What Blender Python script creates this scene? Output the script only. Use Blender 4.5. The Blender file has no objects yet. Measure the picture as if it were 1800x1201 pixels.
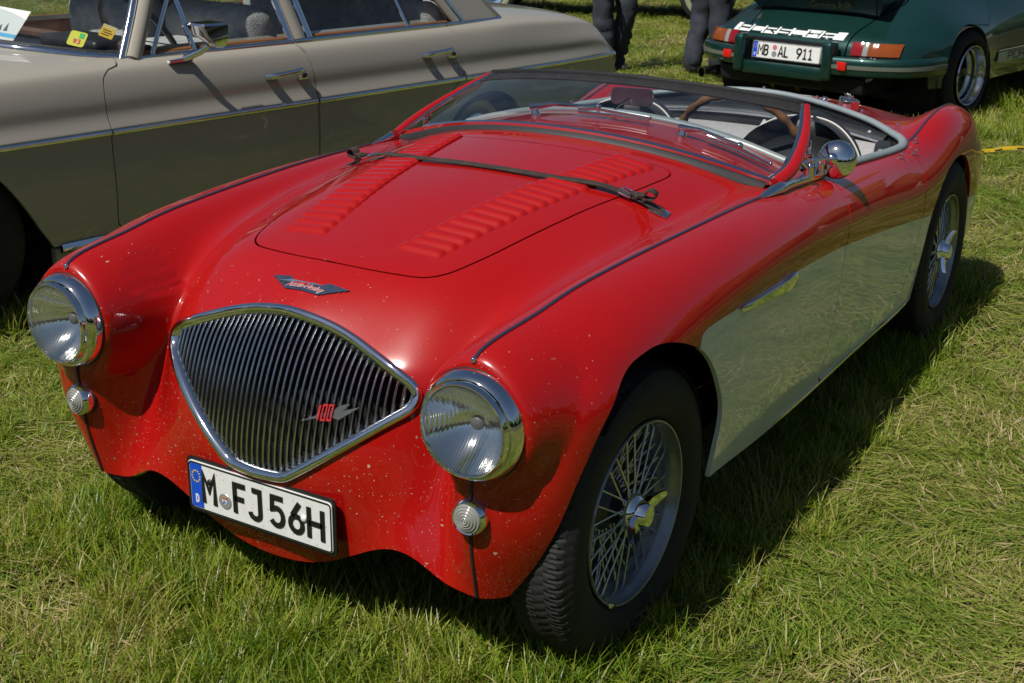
import bpy, bmesh, math, random
import numpy as np
from mathutils import Matrix, Vector, noise as mnoise

random.seed(7)
RNG = np.random.default_rng(7)
SC = bpy.context.scene
COL = SC.collection

# ---------------------------------------------------------------- camera
CAM_POS = (-2.00876, -1.59873, 1.44571)
CAM_YAW, CAM_PITCH, CAM_ROLL, CAM_F = 0.541209, -0.343522, 0.014809, 2231.64   # radians, focal in px of an 1800 px frame
cam_data = bpy.data.cameras.new('camera')
cam_data.sensor_width = 36.0
cam_data.lens = CAM_F * 36.0 / 1800.0
cam_data.clip_start = 0.05
cam_data.clip_end = 3000.0
cam = bpy.data.objects.new('camera', cam_data)
COL.objects.link(cam)


def cam_axes():
    cy, sy, cp, sp = math.cos(CAM_YAW), math.sin(CAM_YAW), math.cos(CAM_PITCH), math.sin(CAM_PITCH)
    f = Vector((cy * cp, sy * cp, sp))
    r = f.cross(Vector((0, 0, 1))).normalized()
    u = r.cross(f)
    cr, sr = math.cos(CAM_ROLL), math.sin(CAM_ROLL)
    return cr * r + sr * u, -sr * r + cr * u, f


_r, _u, _f = cam_axes()
cam.matrix_world = Matrix(((_r.x, _u.x, -_f.x, CAM_POS[0]), (_r.y, _u.y, -_f.y, CAM_POS[1]),
                           (_r.z, _u.z, -_f.z, CAM_POS[2]), (0, 0, 0, 1)))
cam_data.dof.use_dof = True
cam_data.dof.focus_distance = 2.55
cam_data.dof.aperture_fstop = 16.0
SC.camera = cam

# ---------------------------------------------------------------- sun, sky, exposure
SUN_VEC = Vector((-0.65, 0.15, 1.0)).normalized()        # towards the sun
SUN_ELEV = math.asin(SUN_VEC.z)
SUN_AZ = math.atan2(SUN_VEC.x, SUN_VEC.y)
world = bpy.data.worlds.new('World')
SC.world = world
world.use_nodes = True
wn = world.node_tree
wn.nodes.clear()
sky = wn.nodes.new('ShaderNodeTexSky')
sky.sky_type = 'NISHITA'
sky.sun_disc = False
sky.sun_elevation = SUN_ELEV
sky.sun_rotation = SUN_AZ
sky.air_density = 1.0
sky.dust_density = 0.6
sky.ozone_density = 1.5
bg = wn.nodes.new('ShaderNodeBackground')
bg.inputs['Strength'].default_value = 0.05
wo = wn.nodes.new('ShaderNodeOutputWorld')
wn.links.new(sky.outputs[0], bg.inputs['Color'])
wn.links.new(bg.outputs[0], wo.inputs['Surface'])
sun_data = bpy.data.lights.new('sun', 'SUN')
sun_data.energy = 5.0
sun_data.angle = math.radians(0.53)
sun_data.color = (1.0, 0.955, 0.88)
sun = bpy.data.objects.new('sun', sun_data)
sun.rotation_euler = SUN_VEC.to_track_quat('Z', 'Y').to_euler()
sun.location = (-6, 2, 12)
COL.objects.link(sun)
SC.view_settings.view_transform = 'Standard'
SC.view_settings.look = 'None'
SC.view_settings.exposure = 0.0
SC.view_settings.gamma = 1.0
SC.view_settings.use_curve_mapping = False
SC.render.engine = 'CYCLES'
SC.cycles.use_denoising = True
SC.cycles.max_bounces = 8
SC.cycles.transparent_max_bounces = 12
SC.cycles.caustics_reflective = False
SC.cycles.caustics_refractive = False

# ---------------------------------------------------------------- node helpers
def new_mat(name):
    m = bpy.data.materials.new(name)
    m.use_nodes = True
    return m, m.node_tree.nodes, m.node_tree.links, m.node_tree.nodes['Principled BSDF']


def simple(name, col, rough=0.5, metal=0.0, coat=0.0, coat_rough=0.03, spec=0.5, bump=None, trans=0.0, ior=None, mottle=None):
    """principled; bump=(scale, strength, distance); mottle=(scale, amount)"""
    m, N, L, P = new_mat(name)
    P.inputs['Base Color'].default_value = (*col, 1)
    P.inputs['Roughness'].default_value = rough
    P.inputs['Metallic'].default_value = metal
    P.inputs['Coat Weight'].default_value = coat
    P.inputs['Coat Roughness'].default_value = coat_rough
    P.inputs['Specular IOR Level'].default_value = spec
    P.inputs['Transmission Weight'].default_value = trans
    if ior:
        P.inputs['IOR'].default_value = ior
    if bump or mottle:
        tc = N.new('ShaderNodeTexCoord')
    if bump:
        t = N.new('ShaderNodeTexNoise')
        t.inputs['Scale'].default_value = bump[0]
        t.inputs['Detail'].default_value = 4
        L.new(tc.outputs['Object'], t.inputs['Vector'])
        b = N.new('ShaderNodeBump')
        b.inputs['Strength'].default_value = bump[1]
        b.inputs['Distance'].default_value = bump[2]
        L.new(t.outputs['Fac'], b.inputs['Height'])
        L.new(b.outputs[0], P.inputs['Normal'])
    if mottle:
        t = N.new('ShaderNodeTexNoise')
        t.inputs['Scale'].default_value = mottle[0]
        t.inputs['Detail'].default_value = 5
        L.new(tc.outputs['Object'], t.inputs['Vector'])
        r = N.new('ShaderNodeMapRange')
        r.inputs['From Min'].default_value = 0.3
        r.inputs['From Max'].default_value = 0.7
        r.inputs['To Min'].default_value = 1 - mottle[1]
        r.inputs['To Max'].default_value = 1 + mottle[1]
        L.new(t.outputs['Fac'], r.inputs['Value'])
        x = N.new('ShaderNodeMix')
        x.data_type = 'RGBA'
        x.blend_type = 'MULTIPLY'
        x.inputs['Factor'].default_value = 1
        x.inputs['A'].default_value = (*col, 1)
        L.new(r.outputs[0], x.inputs['B'])
        L.new(x.outputs['Result'], P.inputs['Base Color'])
    return m


# ---------------------------------------------------------------- mesh helpers (all give (verts Nx3, faces list))
def arr(v):
    return np.asarray(v, float).reshape(-1, 3)


def joinm(parts):
    V, F, o = [], [], 0
    for v, f in parts:
        v = arr(v)
        V.append(v)
        F += [tuple(i + o for i in q) for q in f]
        o += len(v)
    return np.concatenate(V), F


def tm(m, M):
    v, f = m
    M = np.array(M)
    return arr(v) @ M[:3, :3].T + M[:3, 3], f


def frame(origin, x, y):
    """matrix whose columns are orthonormalised x, y and x cross y"""
    x = np.array(x, float)
    x /= np.linalg.norm(x)
    y = np.array(y, float)
    y = y - x * (x @ y)
    y /= np.linalg.norm(y)
    M = np.eye(4)
    M[:3, 0], M[:3, 1], M[:3, 2], M[:3, 3] = x, y, np.cross(x, y), origin
    return M


def axis_frame(origin, z, up=(0, 0, 1)):
    z = np.array(z, float)
    z /= np.linalg.norm(z)
    up = np.array(up, float)
    if abs(z @ up) > 0.98:
        up = np.array((0, 1.0, 0))
    x = np.cross(up, z)
    x /= np.linalg.norm(x)
    M = np.eye(4)
    M[:3, 0], M[:3, 1], M[:3, 2], M[:3, 3] = x, np.cross(z, x), z, origin
    return M


def lathe(prof, n=32, cap0=False, cap1=False, closed=False, a0=0.0, a1=2 * math.pi):
    """profile [(r,z)] turned about z"""
    prof = np.array(prof, float)
    full = abs(a1 - a0 - 2 * math.pi) < 1e-6
    k = n if full else n + 1
    t = a0 + (a1 - a0) * np.arange(k) / n
    V = np.stack([np.outer(np.cos(t), prof[:, 0]), np.outer(np.sin(t), prof[:, 0]), np.tile(prof[:, 1], (k, 1))], 2).reshape(-1, 3)
    m = len(prof)
    F = []
    for i in range(n):
        j = (i + 1) % k
        for p in range(m if closed else m - 1):
            q = (p + 1) % m
            F.append((i * m + p, j * m + p, j * m + q, i * m + q))
    if cap0:
        F.append(tuple(i * m for i in range(k))[::-1])
    if cap1:
        F.append(tuple(i * m + m - 1 for i in range(k)))
    return V, F


def tube(pts, rad, n=8, closed=False, caps=True, flat=None, up=None):
    """swept circle; rad scalar or per point; flat=(a,b) makes an ellipse with b along 'up'"""
    P = arr(pts)
    m = len(P)
    R = np.full(m, rad) if np.isscalar(rad) else np.array(rad, float)
    T = np.zeros_like(P)
    if closed:
        T = np.roll(P, -1, 0) - np.roll(P, 1, 0)
    else:
        T[1:-1] = P[2:] - P[:-2]
        T[0] = P[1] - P[0]
        T[-1] = P[-1] - P[-2]
    T /= np.linalg.norm(T, axis=1)[:, None] + 1e-12
    A = np.zeros_like(P)
    a = np.array((0, 0, 1) if up is None else (up[0] if np.ndim(up) == 2 else up), float)
    if abs(a @ T[0]) > 0.95:
        a = np.array((1.0, 0, 0))
    for i in range(m):
        if up is not None and np.ndim(up) == 2:
            a = np.array(up[i], float)
        elif up is not None:
            a = np.array(up, float)
        a = a - T[i] * (a @ T[i])
        a /= np.linalg.norm(a) + 1e-12
        A[i] = a
    B = np.cross(T, A)
    fa, fb = flat if flat else (1, 1)
    th = np.arange(n) * 2 * math.pi / n + (math.pi / n)
    V = P[:, None] + R[:, None, None] * (fa * np.cos(th)[None, :, None] * B[:, None] + fb * np.sin(th)[None, :, None] * A[:, None])
    F = []
    for i in range(m if closed else m - 1):
        j = (i + 1) % m
        for k in range(n):
            l = (k + 1) % n
            F.append((i * n + k, j * n + k, j * n + l, i * n + l))
    if caps and not closed:
        F.append(tuple(range(n)))
        F.append(tuple((m - 1) * n + k for k in range(n))[::-1])
    return V.reshape(-1, 3), [f[::-1] for f in F]


def sweep(pts, section, ups, closed=False, caps=True):
    """sweep a polygon section [(side, up)] along pts with per-point up vectors"""
    P = arr(pts)
    m = len(P)
    U = arr(ups) if np.ndim(ups) == 2 else np.tile(np.array(ups, float), (m, 1))
    T = np.zeros_like(P)
    if closed:
        T = np.roll(P, -1, 0) - np.roll(P, 1, 0)
    else:
        T[1:-1] = P[2:] - P[:-2]
        T[0] = P[1] - P[0]
        T[-1] = P[-1] - P[-2]
    T /= np.linalg.norm(T, axis=1)[:, None]
    U = U - T * (U * T).sum(1)[:, None]
    U /= np.linalg.norm(U, axis=1)[:, None]
    B = np.cross(T, U)
    S = np.array(section, float)
    n = len(S)
    V = P[:, None] + S[None, :, 0, None] * B[:, None] + S[None, :, 1, None] * U[:, None]
    F = []
    for i in range(m if closed else m - 1):
        j = (i + 1) % m
        for k in range(n):
            l = (k + 1) % n
            F.append((i * n + k, i * n + l, j * n + l, j * n + k))
    if caps and not closed:
        F.append(tuple(range(n))[::-1])
        F.append(tuple((m - 1) * n + k for k in range(n)))
    return V.reshape(-1, 3), F


def box(sx, sy, sz, c=(0, 0, 0), bev=0.0, seg=2):
    bm = bmesh.new()
    bmesh.ops.create_cube(bm, size=1)
    bmesh.ops.scale(bm, vec=(sx, sy, sz), verts=bm.verts)
    if bev > 0:
        bmesh.ops.bevel(bm, geom=list(bm.edges), offset=bev, segments=seg, profile=0.5, affect='EDGES')
    bm.verts.index_update()
    V = np.array([v.co[:] for v in bm.verts]) + np.array(c)
    F = [tuple(v.index for v in f.verts) for f in bm.faces]
    bm.free()
    return V, F


def prism(poly, h, z0=0.0, bev=0.0):
    """extrude an xy polygon (CCW) by h along z"""
    n = len(poly)
    P = np.array(poly, float)
    if bev > 0:
        c = P.mean(0)
        d = P - c
        Q = c + d * (1 - bev / (np.linalg.norm(d, axis=1)[:, None] + 1e-9))
        rings = [np.c_[P, np.full(n, z0)], np.c_[P, np.full(n, z0 + h - bev)], np.c_[Q, np.full(n, z0 + h)]]
    else:
        rings = [np.c_[P, np.full(n, z0)], np.c_[P, np.full(n, z0 + h)]]
    V = np.concatenate(rings)
    F = []
    for r in range(len(rings) - 1):
        for i in range(n):
            j = (i + 1) % n
            F.append((r * n + i, r * n + j, (r + 1) * n + j, (r + 1) * n + i))
    F.append(tuple(range(n))[::-1])
    k = (len(rings) - 1) * n
    F.append(tuple(k + i for i in range(n)))
    return V, F


def ball(r, c=(0, 0, 0), n=16, m=10, s=(1, 1, 1)):
    th = np.linspace(0, math.pi, m + 1)
    V, F = lathe([(max(1e-5, r * math.sin(t)), -r * math.cos(t)) for t in th], n)
    return V * np.array(s) + np.array(c), F


def grid_mesh(G, close_u=False, close_v=False):
    """G is nu x nv x 3"""
    a, b = G.shape[:2]
    F = []
    for i in range(a if close_u else a - 1):
        for j in range(b if close_v else b - 1):
            i2, j2 = (i + 1) % a, (j + 1) % b
            F.append((i * b + j, i2 * b + j, i2 * b + j2, i * b + j2))
    return G.reshape(-1, 3), F


def make(name, m, mats, parent=None, smooth=True, normals=None, midx=None, sharp=40.0):
    v, f = m
    me = bpy.data.meshes.new(name)
    me.from_pydata([tuple(p) for p in np.asarray(v, float)], [], [tuple(int(i) for i in q) for q in f])
    for mt in (mats if isinstance(mats, (list, tuple)) else [mats]):
        me.materials.append(mt)
    if midx is not None:
        me.polygons.foreach_set('material_index', np.asarray(midx, np.int32))
    me.polygons.foreach_set('use_smooth', np.full(len(me.polygons), bool(smooth)))
    if smooth and normals is None and sharp:
        me.set_sharp_from_angle(angle=math.radians(sharp))
    if normals is not None:
        me.normals_split_custom_set_from_vertices([tuple(n) for n in normals])
    me.update()
    o = bpy.data.objects.new(name, me)
    COL.objects.link(o)
    if parent is not None:
        o.parent = parent
    return o


def thing(name, label, cat, loc=(0, 0, 0), rotz=0.0, group=None):
    o = bpy.data.objects.new(name, None)
    o.empty_display_size = 0.2
    COL.objects.link(o)
    o.location = loc
    o.rotation_euler = (0, 0, rotz)
    tag(o, label, cat, group)
    return o


def tag(o, label=None, cat=None, group=None, kind=None):
    for k, val in (('label', label), ('category', cat), ('group', group), ('kind', kind)):
        if val:
            o[k] = val
    return o


def instance(src, name, parent, M=None):
    o = bpy.data.objects.new(name, src.data)
    COL.objects.link(o)
    o.parent = parent
    if M is not None:
        o.matrix_local = Matrix(np.array(M).tolist())
    return o


def spline(pts, n=None, closed=False, step=None):
    """Catmull-Rom resampling through points (any dimension), uniform arc length"""
    P = np.asarray(pts, float)
    m = len(P)
    if closed:
        Q = np.concatenate([P[-1:], P, P[:2]])
    else:
        Q = np.concatenate([2 * P[:1] - P[1:2], P, 2 * P[-1:] - P[-2:-1]])
    out = []
    for i in range(m if closed else m - 1):
        p0, p1, p2, p3 = Q[i:i + 4]
        d = [max(1e-6, np.linalg.norm(b - a)) ** 0.5 for a, b in ((p0, p1), (p1, p2), (p2, p3))]
        t0, t1 = 0, d[0]
        t2 = t1 + d[1]
        t3 = t2 + d[2]
        t = np.linspace(t1, t2, 24, endpoint=False)[:, None]
        A1 = (t1 - t) / (t1 - t0) * p0 + (t - t0) / (t1 - t0) * p1
        A2 = (t2 - t) / (t2 - t1) * p1 + (t - t1) / (t2 - t1) * p2
        A3 = (t3 - t) / (t3 - t2) * p2 + (t - t2) / (t3 - t2) * p3
        B1 = (t2 - t) / (t2 - t0) * A1 + (t - t0) / (t2 - t0) * A2
        B2 = (t3 - t) / (t3 - t1) * A2 + (t - t1) / (t3 - t1) * A3
        out.append((t2 - t) / (t2 - t1) * B1 + (t - t1) / (t2 - t1) * B2)
    out = np.concatenate(out)
    out = np.concatenate([out, P[:1] if closed else P[-1:]])
    s = np.r_[0, np.cumsum(np.linalg.norm(np.diff(out, axis=0), axis=1))]
    if n is None:
        n = max(2, int(s[-1] / step))
    t = np.linspace(0, s[-1], n + 1 if closed else n)
    R = np.stack([np.interp(t, s, out[:, k]) for k in range(P.shape[1])], 1)
    return R[:-1] if closed else R


# ---------------------------------------------------------------- surface fitting and clipping
def bbasis(x, x0, h, n):
    """uniform cubic B-spline weights: index of first control point and 4 weights"""
    t = (np.asarray(x, float) - x0) / h
    i = np.clip(np.floor(t).astype(int), 0, n - 1)
    s = t - i
    w = np.stack([(1 - s) ** 3, 3 * s ** 3 - 6 * s ** 2 + 4, -3 * s ** 3 + 3 * s ** 2 + 3 * s + 1, s ** 3], 1) / 6
    dw = np.stack([-3 * (1 - s) ** 2, 9 * s ** 2 - 12 * s, -9 * s ** 2 + 6 * s + 3, 3 * s ** 2], 1) / 6 / h
    return i, w, dw


class Surf:
    def __init__(self, data, urange, vrange, nu, nv, lam):
        (self.u0, u1), (self.v0, v1) = urange, vrange
        self.nu, self.nv = nu, nv
        self.hu, self.hv = (u1 - self.u0) / nu, (v1 - self.v0) / nv
        D = np.array(data, float)
        ku, kv = nu + 3, nv + 3
        i, wu, _ = bbasis(D[:, 0], self.u0, self.hu, nu)
        j, wv, _ = bbasis(D[:, 1], self.v0, self.hv, nv)
        A = np.zeros((len(D), ku * kv))
        for a in range(4):
            for b in range(4):
                A[np.arange(len(D)), (i + a) * kv + j + b] += wu[:, a] * wv[:, b]
        W = D[:, 5] if D.shape[1] > 5 else np.ones(len(D))

        def d2(n):
            M = np.zeros((n - 2, n))
            for r in range(n - 2):
                M[r, r:r + 3] = (1, -2, 1)
            return M

        def d1(n):
            M = np.zeros((n - 1, n))
            for r in range(n - 1):
                M[r, r:r + 2] = (-1, 1)
            return M
        gram = lambda M: M.T @ M
        E = np.kron(gram(d2(ku)), np.eye(kv)) + np.kron(np.eye(ku), gram(d2(kv))) + 1.4 * np.kron(gram(d1(ku)), gram(d1(kv)))
        N = A.T @ (W[:, None] * A) + lam * E
        self.C = np.linalg.solve(N, A.T @ (W[:, None] * D[:, 2:5])).reshape(ku, kv, 3)

    def ev(self, u, v, d=False):
        u, v = np.asarray(u, float).ravel(), np.asarray(v, float).ravel()
        i, wu, du = bbasis(u, self.u0, self.hu, self.nu)
        j, wv, dv = bbasis(v, self.v0, self.hv, self.nv)
        P = np.zeros((len(u), 3))
        Pu, Pv = P.copy(), P.copy()
        for a in range(4):
            for b in range(4):
                c = self.C[i + a, j + b]
                P += (wu[:, a] * wv[:, b])[:, None] * c
                if d:
                    Pu += (du[:, a] * wv[:, b])[:, None] * c
                    Pv += (wu[:, a] * dv[:, b])[:, None] * c
        return (P, Pu, Pv) if d else P


def sdf_poly(p, poly):
    """signed distance of 2-D points to a closed polygon, positive inside"""
    p = np.asarray(p, float)
    A = np.asarray(poly, float)
    B = np.roll(A, -1, 0)
    d = np.full(len(p), 1e9)
    ins = np.zeros(len(p), bool)
    for a, b in zip(A, B):
        e = b - a
        w = p - a
        t = np.clip((w @ e) / (e @ e + 1e-18), 0, 1)
        q = w - t[:, None] * e
        d = np.minimum(d, (q * q).sum(1))
        c = (a[1] > p[:, 1]) != (b[1] > p[:, 1])
        with np.errstate(divide='ignore', invalid='ignore'):
            xx = (b[0] - a[0]) * (p[:, 1] - a[1]) / (b[1] - a[1]) + a[0]
        ins ^= c & (p[:, 0] < xx)
    return np.sqrt(d) * np.where(ins, 1, -1)


class Sheet:
    """polygon mesh carrying vertex normals; can be clipped by per-vertex scalar fields"""
    def __init__(self, V, N, F, tagf=None):
        self.V, self.N, self.F = np.asarray(V, float), np.asarray(N, float), list(F)
        self.tag = list(tagf) if tagf is not None else [0] * len(self.F)

    def clip(self, f):
        """keep f >= 0"""
        f = np.where(np.abs(f) < 1e-6, 1e-6, f)
        pos = f >= 0
        V, N = list(self.V), list(self.N)
        cut = {}
        F, T = [], []
        for q, tg in zip(self.F, self.tag):
            s = [pos[i] for i in q]
            if all(s):
                F.append(q)
                T.append(tg)
                continue
            if not any(s):
                continue
            out = []
            for k in range(len(q)):
                a, b = q[k], q[(k + 1) % len(q)]
                if pos[a]:
                    out.append(a)
                if pos[a] != pos[b]:
                    key = (a, b) if a < b else (b, a)
                    if key not in cut:
                        t = f[a] / (f[a] - f[b])
                        cut[key] = len(V)
                        V.append(self.V[a] * (1 - t) + self.V[b] * t)
                        n = self.N[a] * (1 - t) + self.N[b] * t
                        N.append(n / np.linalg.norm(n))
                    out.append(cut[key])
            if len(out) >= 3:
                F.append(tuple(out))
                T.append(tg)
        return Sheet(np.array(V), np.array(N), F, T).compact()

    def compact(self):
        used = np.zeros(len(self.V), bool)
        for q in self.F:
            used[list(q)] = True
        mp = np.cumsum(used) - 1
        self.F = [tuple(int(mp[i]) for i in q) for q in self.F]
        self.V, self.N = self.V[used], self.N[used]
        return self

    def split(self, f):
        return self.clip(f), self.clip(-f)

    def merge(self, o):
        k = len(self.V)
        return Sheet(np.r_[self.V, o.V], np.r_[self.N, o.N], self.F + [tuple(i + k for i in q) for q in o.F], self.tag + o.tag)

    def boundary(self):
        e = {}
        for fi, q in enumerate(self.F):
            for k in range(len(q)):
                a, b = q[k], q[(k + 1) % len(q)]
                e[(a, b)] = fi
        return [(a, b, fi) for (a, b), fi in e.items() if (b, a) not in e]

    def flange(self, depth, keep=None, tagv=None):
        """fold the free edges inwards: gives the sheet a visible thickness"""
        V, N = list(self.V), list(self.N)
        F, T = list(self.F), list(self.tag)
        Vn, Nn = np.array(V), np.array(N)
        for a, b, fi in self.boundary():
            if keep is not None and not (keep(Vn[a]) and keep(Vn[b])):
                continue
            n = Nn[a] + Nn[b]
            n /= np.linalg.norm(n) + 1e-9
            side = np.cross(Vn[b] - Vn[a], n)
            side /= np.linalg.norm(side) + 1e-9
            k = len(V)
            V += [Vn[a], Vn[b], Vn[b] - Nn[b] * depth, Vn[a] - Nn[a] * depth]
            N += [side] * 4
            F.append((k + 1, k, k + 3, k + 2))
            T.append(self.tag[fi] if tagv is None else tagv)
        return Sheet(np.array(V), np.array(N), F, T)

    def build(self, name, mats, parent):
        return make(name, (self.V, self.F), mats, parent, True, self.N, self.tag)
# ---------------------------------------------------------------- materials
def car_paint(name, col, rough=0.32, coat=1.0, dust=0.0, specks=False, metal=0.0, flake=0.0):
    m, N, L, P = new_mat(name)
    P.inputs['Metallic'].default_value = metal
    P.inputs['Coat Weight'].default_value = coat
    P.inputs['Coat Roughness'].default_value = 0.025
    P.inputs['Roughness'].default_value = rough
    P.inputs['Specular IOR Level'].default_value = 0.12 if metal == 0 else 0.5
    tc = N.new('ShaderNodeTexCoord')
    # soft film of dust
    n1 = N.new('ShaderNodeTexNoise')
    n1.inputs['Scale'].default_value = 7.0
    n1.inputs['Detail'].default_value = 8
    n1.inputs['Roughness'].default_value = 0.65
    L.new(tc.outputs['Object'], n1.inputs['Vector'])
    mr = N.new('ShaderNodeMapRange')
    mr.inputs['From Min'].default_value = 0.35
    mr.inputs['From Max'].default_value = 0.85
    mr.inputs['To Max'].default_value = dust
    L.new(n1.outputs['Fac'], mr.inputs['Value'])
    mx = N.new('ShaderNodeMix')
    mx.data_type = 'RGBA'
    mx.inputs['A'].default_value = (*col, 1)
    mx.inputs['B'].default_value = (0.30, 0.26, 0.21, 1)
    L.new(mr.outputs[0], mx.inputs['Factor'])
    out = mx.outputs['Result']
    cr = N.new('ShaderNodeMapRange')
    cr.inputs['From Min'].default_value = 0.3
    cr.inputs['From Max'].default_value = 0.8
    cr.inputs['To Min'].default_value = 0.012
    cr.inputs['To Max'].default_value = 0.05
    L.new(n1.outputs['Fac'], cr.inputs['Value'])
    L.new(cr.outputs[0], P.inputs['Coat Roughness'])
    if specks:
        sep = N.new('ShaderNodeSeparateXYZ')
        L.new(tc.outputs['Object'], sep.inputs[0])
        # road splatter: lives on the nose and low down, thins out up the bonnet
        fx = N.new('ShaderNodeMapRange')
        fx.inputs['From Min'].default_value = -0.02
        fx.inputs['From Max'].default_value = -0.20
        L.new(sep.outputs['X'], fx.inputs['Value'])
        fz = N.new('ShaderNodeMapRange')
        fz.inputs['From Min'].default_value = 0.80
        fz.inputs['From Max'].default_value = 0.36
        fz.inputs['To Min'].default_value = 0.10
        L.new(sep.outputs['Z'], fz.inputs['Value'])
        fm = N.new('ShaderNodeMath')
        fm.operation = 'MULTIPLY'
        L.new(fx.outputs[0], fm.inputs[0])
        L.new(fz.outputs[0], fm.inputs[1])
        clump = N.new('ShaderNodeTexNoise')
        clump.inputs['Scale'].default_value = 9.0
        clump.inputs['Detail'].default_value = 2
        L.new(tc.outputs['Object'], clump.inputs['Vector'])
        cm = N.new('ShaderNodeMapRange')
        cm.inputs['From Min'].default_value = 0.40
        cm.inputs['From Max'].default_value = 0.68
        cm.inputs['To Min'].default_value = 0.25
        L.new(clump.outputs['Fac'], cm.inputs['Value'])
        fm2 = N.new('ShaderNodeMath')
        fm2.operation = 'MULTIPLY'
        L.new(fm.outputs[0], fm2.inputs[0])
        L.new(cm.outputs[0], fm2.inputs[1])
        film = N.new('ShaderNodeMath')      # road film dulls the lacquer on the nose
        film.operation = 'MULTIPLY_ADD'
        film.inputs[1].default_value = 0.17
        gn = N.new('ShaderNodeNewGeometry')
        gs_ = N.new('ShaderNodeSeparateXYZ')
        L.new(gn.outputs['Normal'], gs_.inputs[0])
        gm_ = N.new('ShaderNodeMapRange')      # it settles where the skin looks upwards
        gm_.inputs['From Min'].default_value = 0.25
        gm_.inputs['From Max'].default_value = 0.75
        L.new(gs_.outputs['Z'], gm_.inputs['Value'])
        gx_ = N.new('ShaderNodeMath')
        gx_.operation = 'MULTIPLY'
        L.new(gm_.outputs[0], gx_.inputs[0])
        L.new(fx.outputs[0], gx_.inputs[1])
        L.new(gx_.outputs[0], film.inputs[0])
        L.new(cr.outputs[0], film.inputs[2])
        L.new(film.outputs[0], P.inputs['Coat Roughness'])
        warp = N.new('ShaderNodeTexNoise')
        warp.inputs['Scale'].default_value = 180.0
        L.new(tc.outputs['Object'], warp.inputs['Vector'])
        va = N.new('ShaderNodeVectorMath')
        va.operation = 'MULTIPLY_ADD'
        va.inputs[1].default_value = (0.010, 0.010, 0.010)
        L.new(warp.outputs['Color'], va.inputs[0])
        L.new(tc.outputs['Object'], va.inputs[2])
        prev = None
        for sc, r0, dens in ((58.0, 0.17, 0.10), (105.0, 0.15, 0.34), (190.0, 0.18, 0.60)):
            vo = N.new('ShaderNodeTexVoronoi')
            vo.inputs['Scale'].default_value = sc
            L.new(va.outputs[0], vo.inputs['Vector'])
            pick = N.new('ShaderNodeSeparateColor')
            L.new(vo.outputs['Color'], pick.inputs[0])
            th = N.new('ShaderNodeMath')
            th.operation = 'MULTIPLY'
            th.inputs[1].default_value = dens
            L.new(fm2.outputs[0], th.inputs[0])
            ok = N.new('ShaderNodeMath')
            ok.operation = 'LESS_THAN'
            L.new(pick.outputs[0], ok.inputs[0])
            L.new(th.outputs[0], ok.inputs[1])
            rr = N.new('ShaderNodeMath')
            rr.operation = 'MULTIPLY_ADD'
            rr.inputs[1].default_value = r0
            rr.inputs[2].default_value = 0.06
            L.new(pick.outputs[1], rr.inputs[0])
            near = N.new('ShaderNodeMath')
            near.operation = 'LESS_THAN'
            L.new(vo.outputs['Distance'], near.inputs[0])
            L.new(rr.outputs[0], near.inputs[1])
            bo = N.new('ShaderNodeMath')
            bo.operation = 'MULTIPLY'
            L.new(ok.outputs[0], bo.inputs[0])
            L.new(near.outputs[0], bo.inputs[1])
            cc = N.new('ShaderNodeMix')
            cc.data_type = 'RGBA'
            cc.inputs['A'].default_value = (0.46, 0.36, 0.26, 1)
            cc.inputs['B'].default_value = (0.10, 0.07, 0.045, 1)
            L.new(pick.outputs[2], cc.inputs['Factor'])
            mm = N.new('ShaderNodeMix')
            mm.data_type = 'RGBA'
            L.new(bo.outputs[0], mm.inputs['Factor'])
            L.new(out, mm.inputs['A'])
            L.new(cc.outputs['Result'], mm.inputs['B'])
            out = mm.outputs['Result']
            if prev is None:
                prev = bo.outputs[0]
            else:
                mxx = N.new('ShaderNodeMath')
                mxx.operation = 'MAXIMUM'
                L.new(prev, mxx.inputs[0])
                L.new(bo.outputs[0], mxx.inputs[1])
                prev = mxx.outputs[0]
        inv = N.new('ShaderNodeMath')
        inv.operation = 'MULTIPLY_ADD'
        inv.inputs[1].default_value = -0.9 * coat
        inv.inputs[2].default_value = coat
        L.new(prev, inv.inputs[0])
        L.new(inv.outputs[0], P.inputs['Coat Weight'])
        rg = N.new('ShaderNodeMath')
        rg.operation = 'MULTIPLY_ADD'
        rg.inputs[1].default_value = 0.5
        rg.inputs[2].default_value = rough
        L.new(prev, rg.inputs[0])
        L.new(rg.outputs[0], P.inputs['Roughness'])
    L.new(out, P.inputs['Base Color'])
    if flake:
        fv = N.new('ShaderNodeTexVoronoi')
        fv.inputs['Scale'].default_value = 900
        L.new(tc.outputs['Object'], fv.inputs['Vector'])
        b = N.new('ShaderNodeBump')
        b.inputs['Strength'].default_value = flake
        b.inputs['Distance'].default_value = 0.0004
        L.new(fv.outputs['Color'], b.inputs['Height'])
        L.new(b.outputs[0], P.inputs['Normal'])
    return m


M_RED = car_paint('red_paint', (0.345, 0.0032, 0.0020), 0.45, 1.0, 0.010, True)
M_WHITE = car_paint('ivory_paint', (0.66, 0.70, 0.65), 0.4, 1.0, 0.05, False)
M_BEIGE = car_paint('beige_paint', (0.335, 0.312, 0.262), 0.38, 1.0, 0.06)
M_GREEN = car_paint('dark_green_metallic_paint', (0.004, 0.040, 0.034), 0.42, 1.0, 0.0, metal=0.5, flake=0.15)
M_BLUECAR = car_paint('dark_blue_paint', (0.02, 0.035, 0.06), 0.4, 1.0, 0.0)
M_CHROME = simple('chrome', (0.86, 0.87, 0.88), 0.045, 1.0, mottle=(40, 0.04))
M_CHROME_DULL = simple('dull_chrome', (0.62, 0.63, 0.64), 0.16, 1.0, mottle=(60, 0.12))
M_ALU = simple('brushed_aluminium', (0.60, 0.60, 0.60), 0.34, 1.0, mottle=(30, 0.08))
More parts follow.
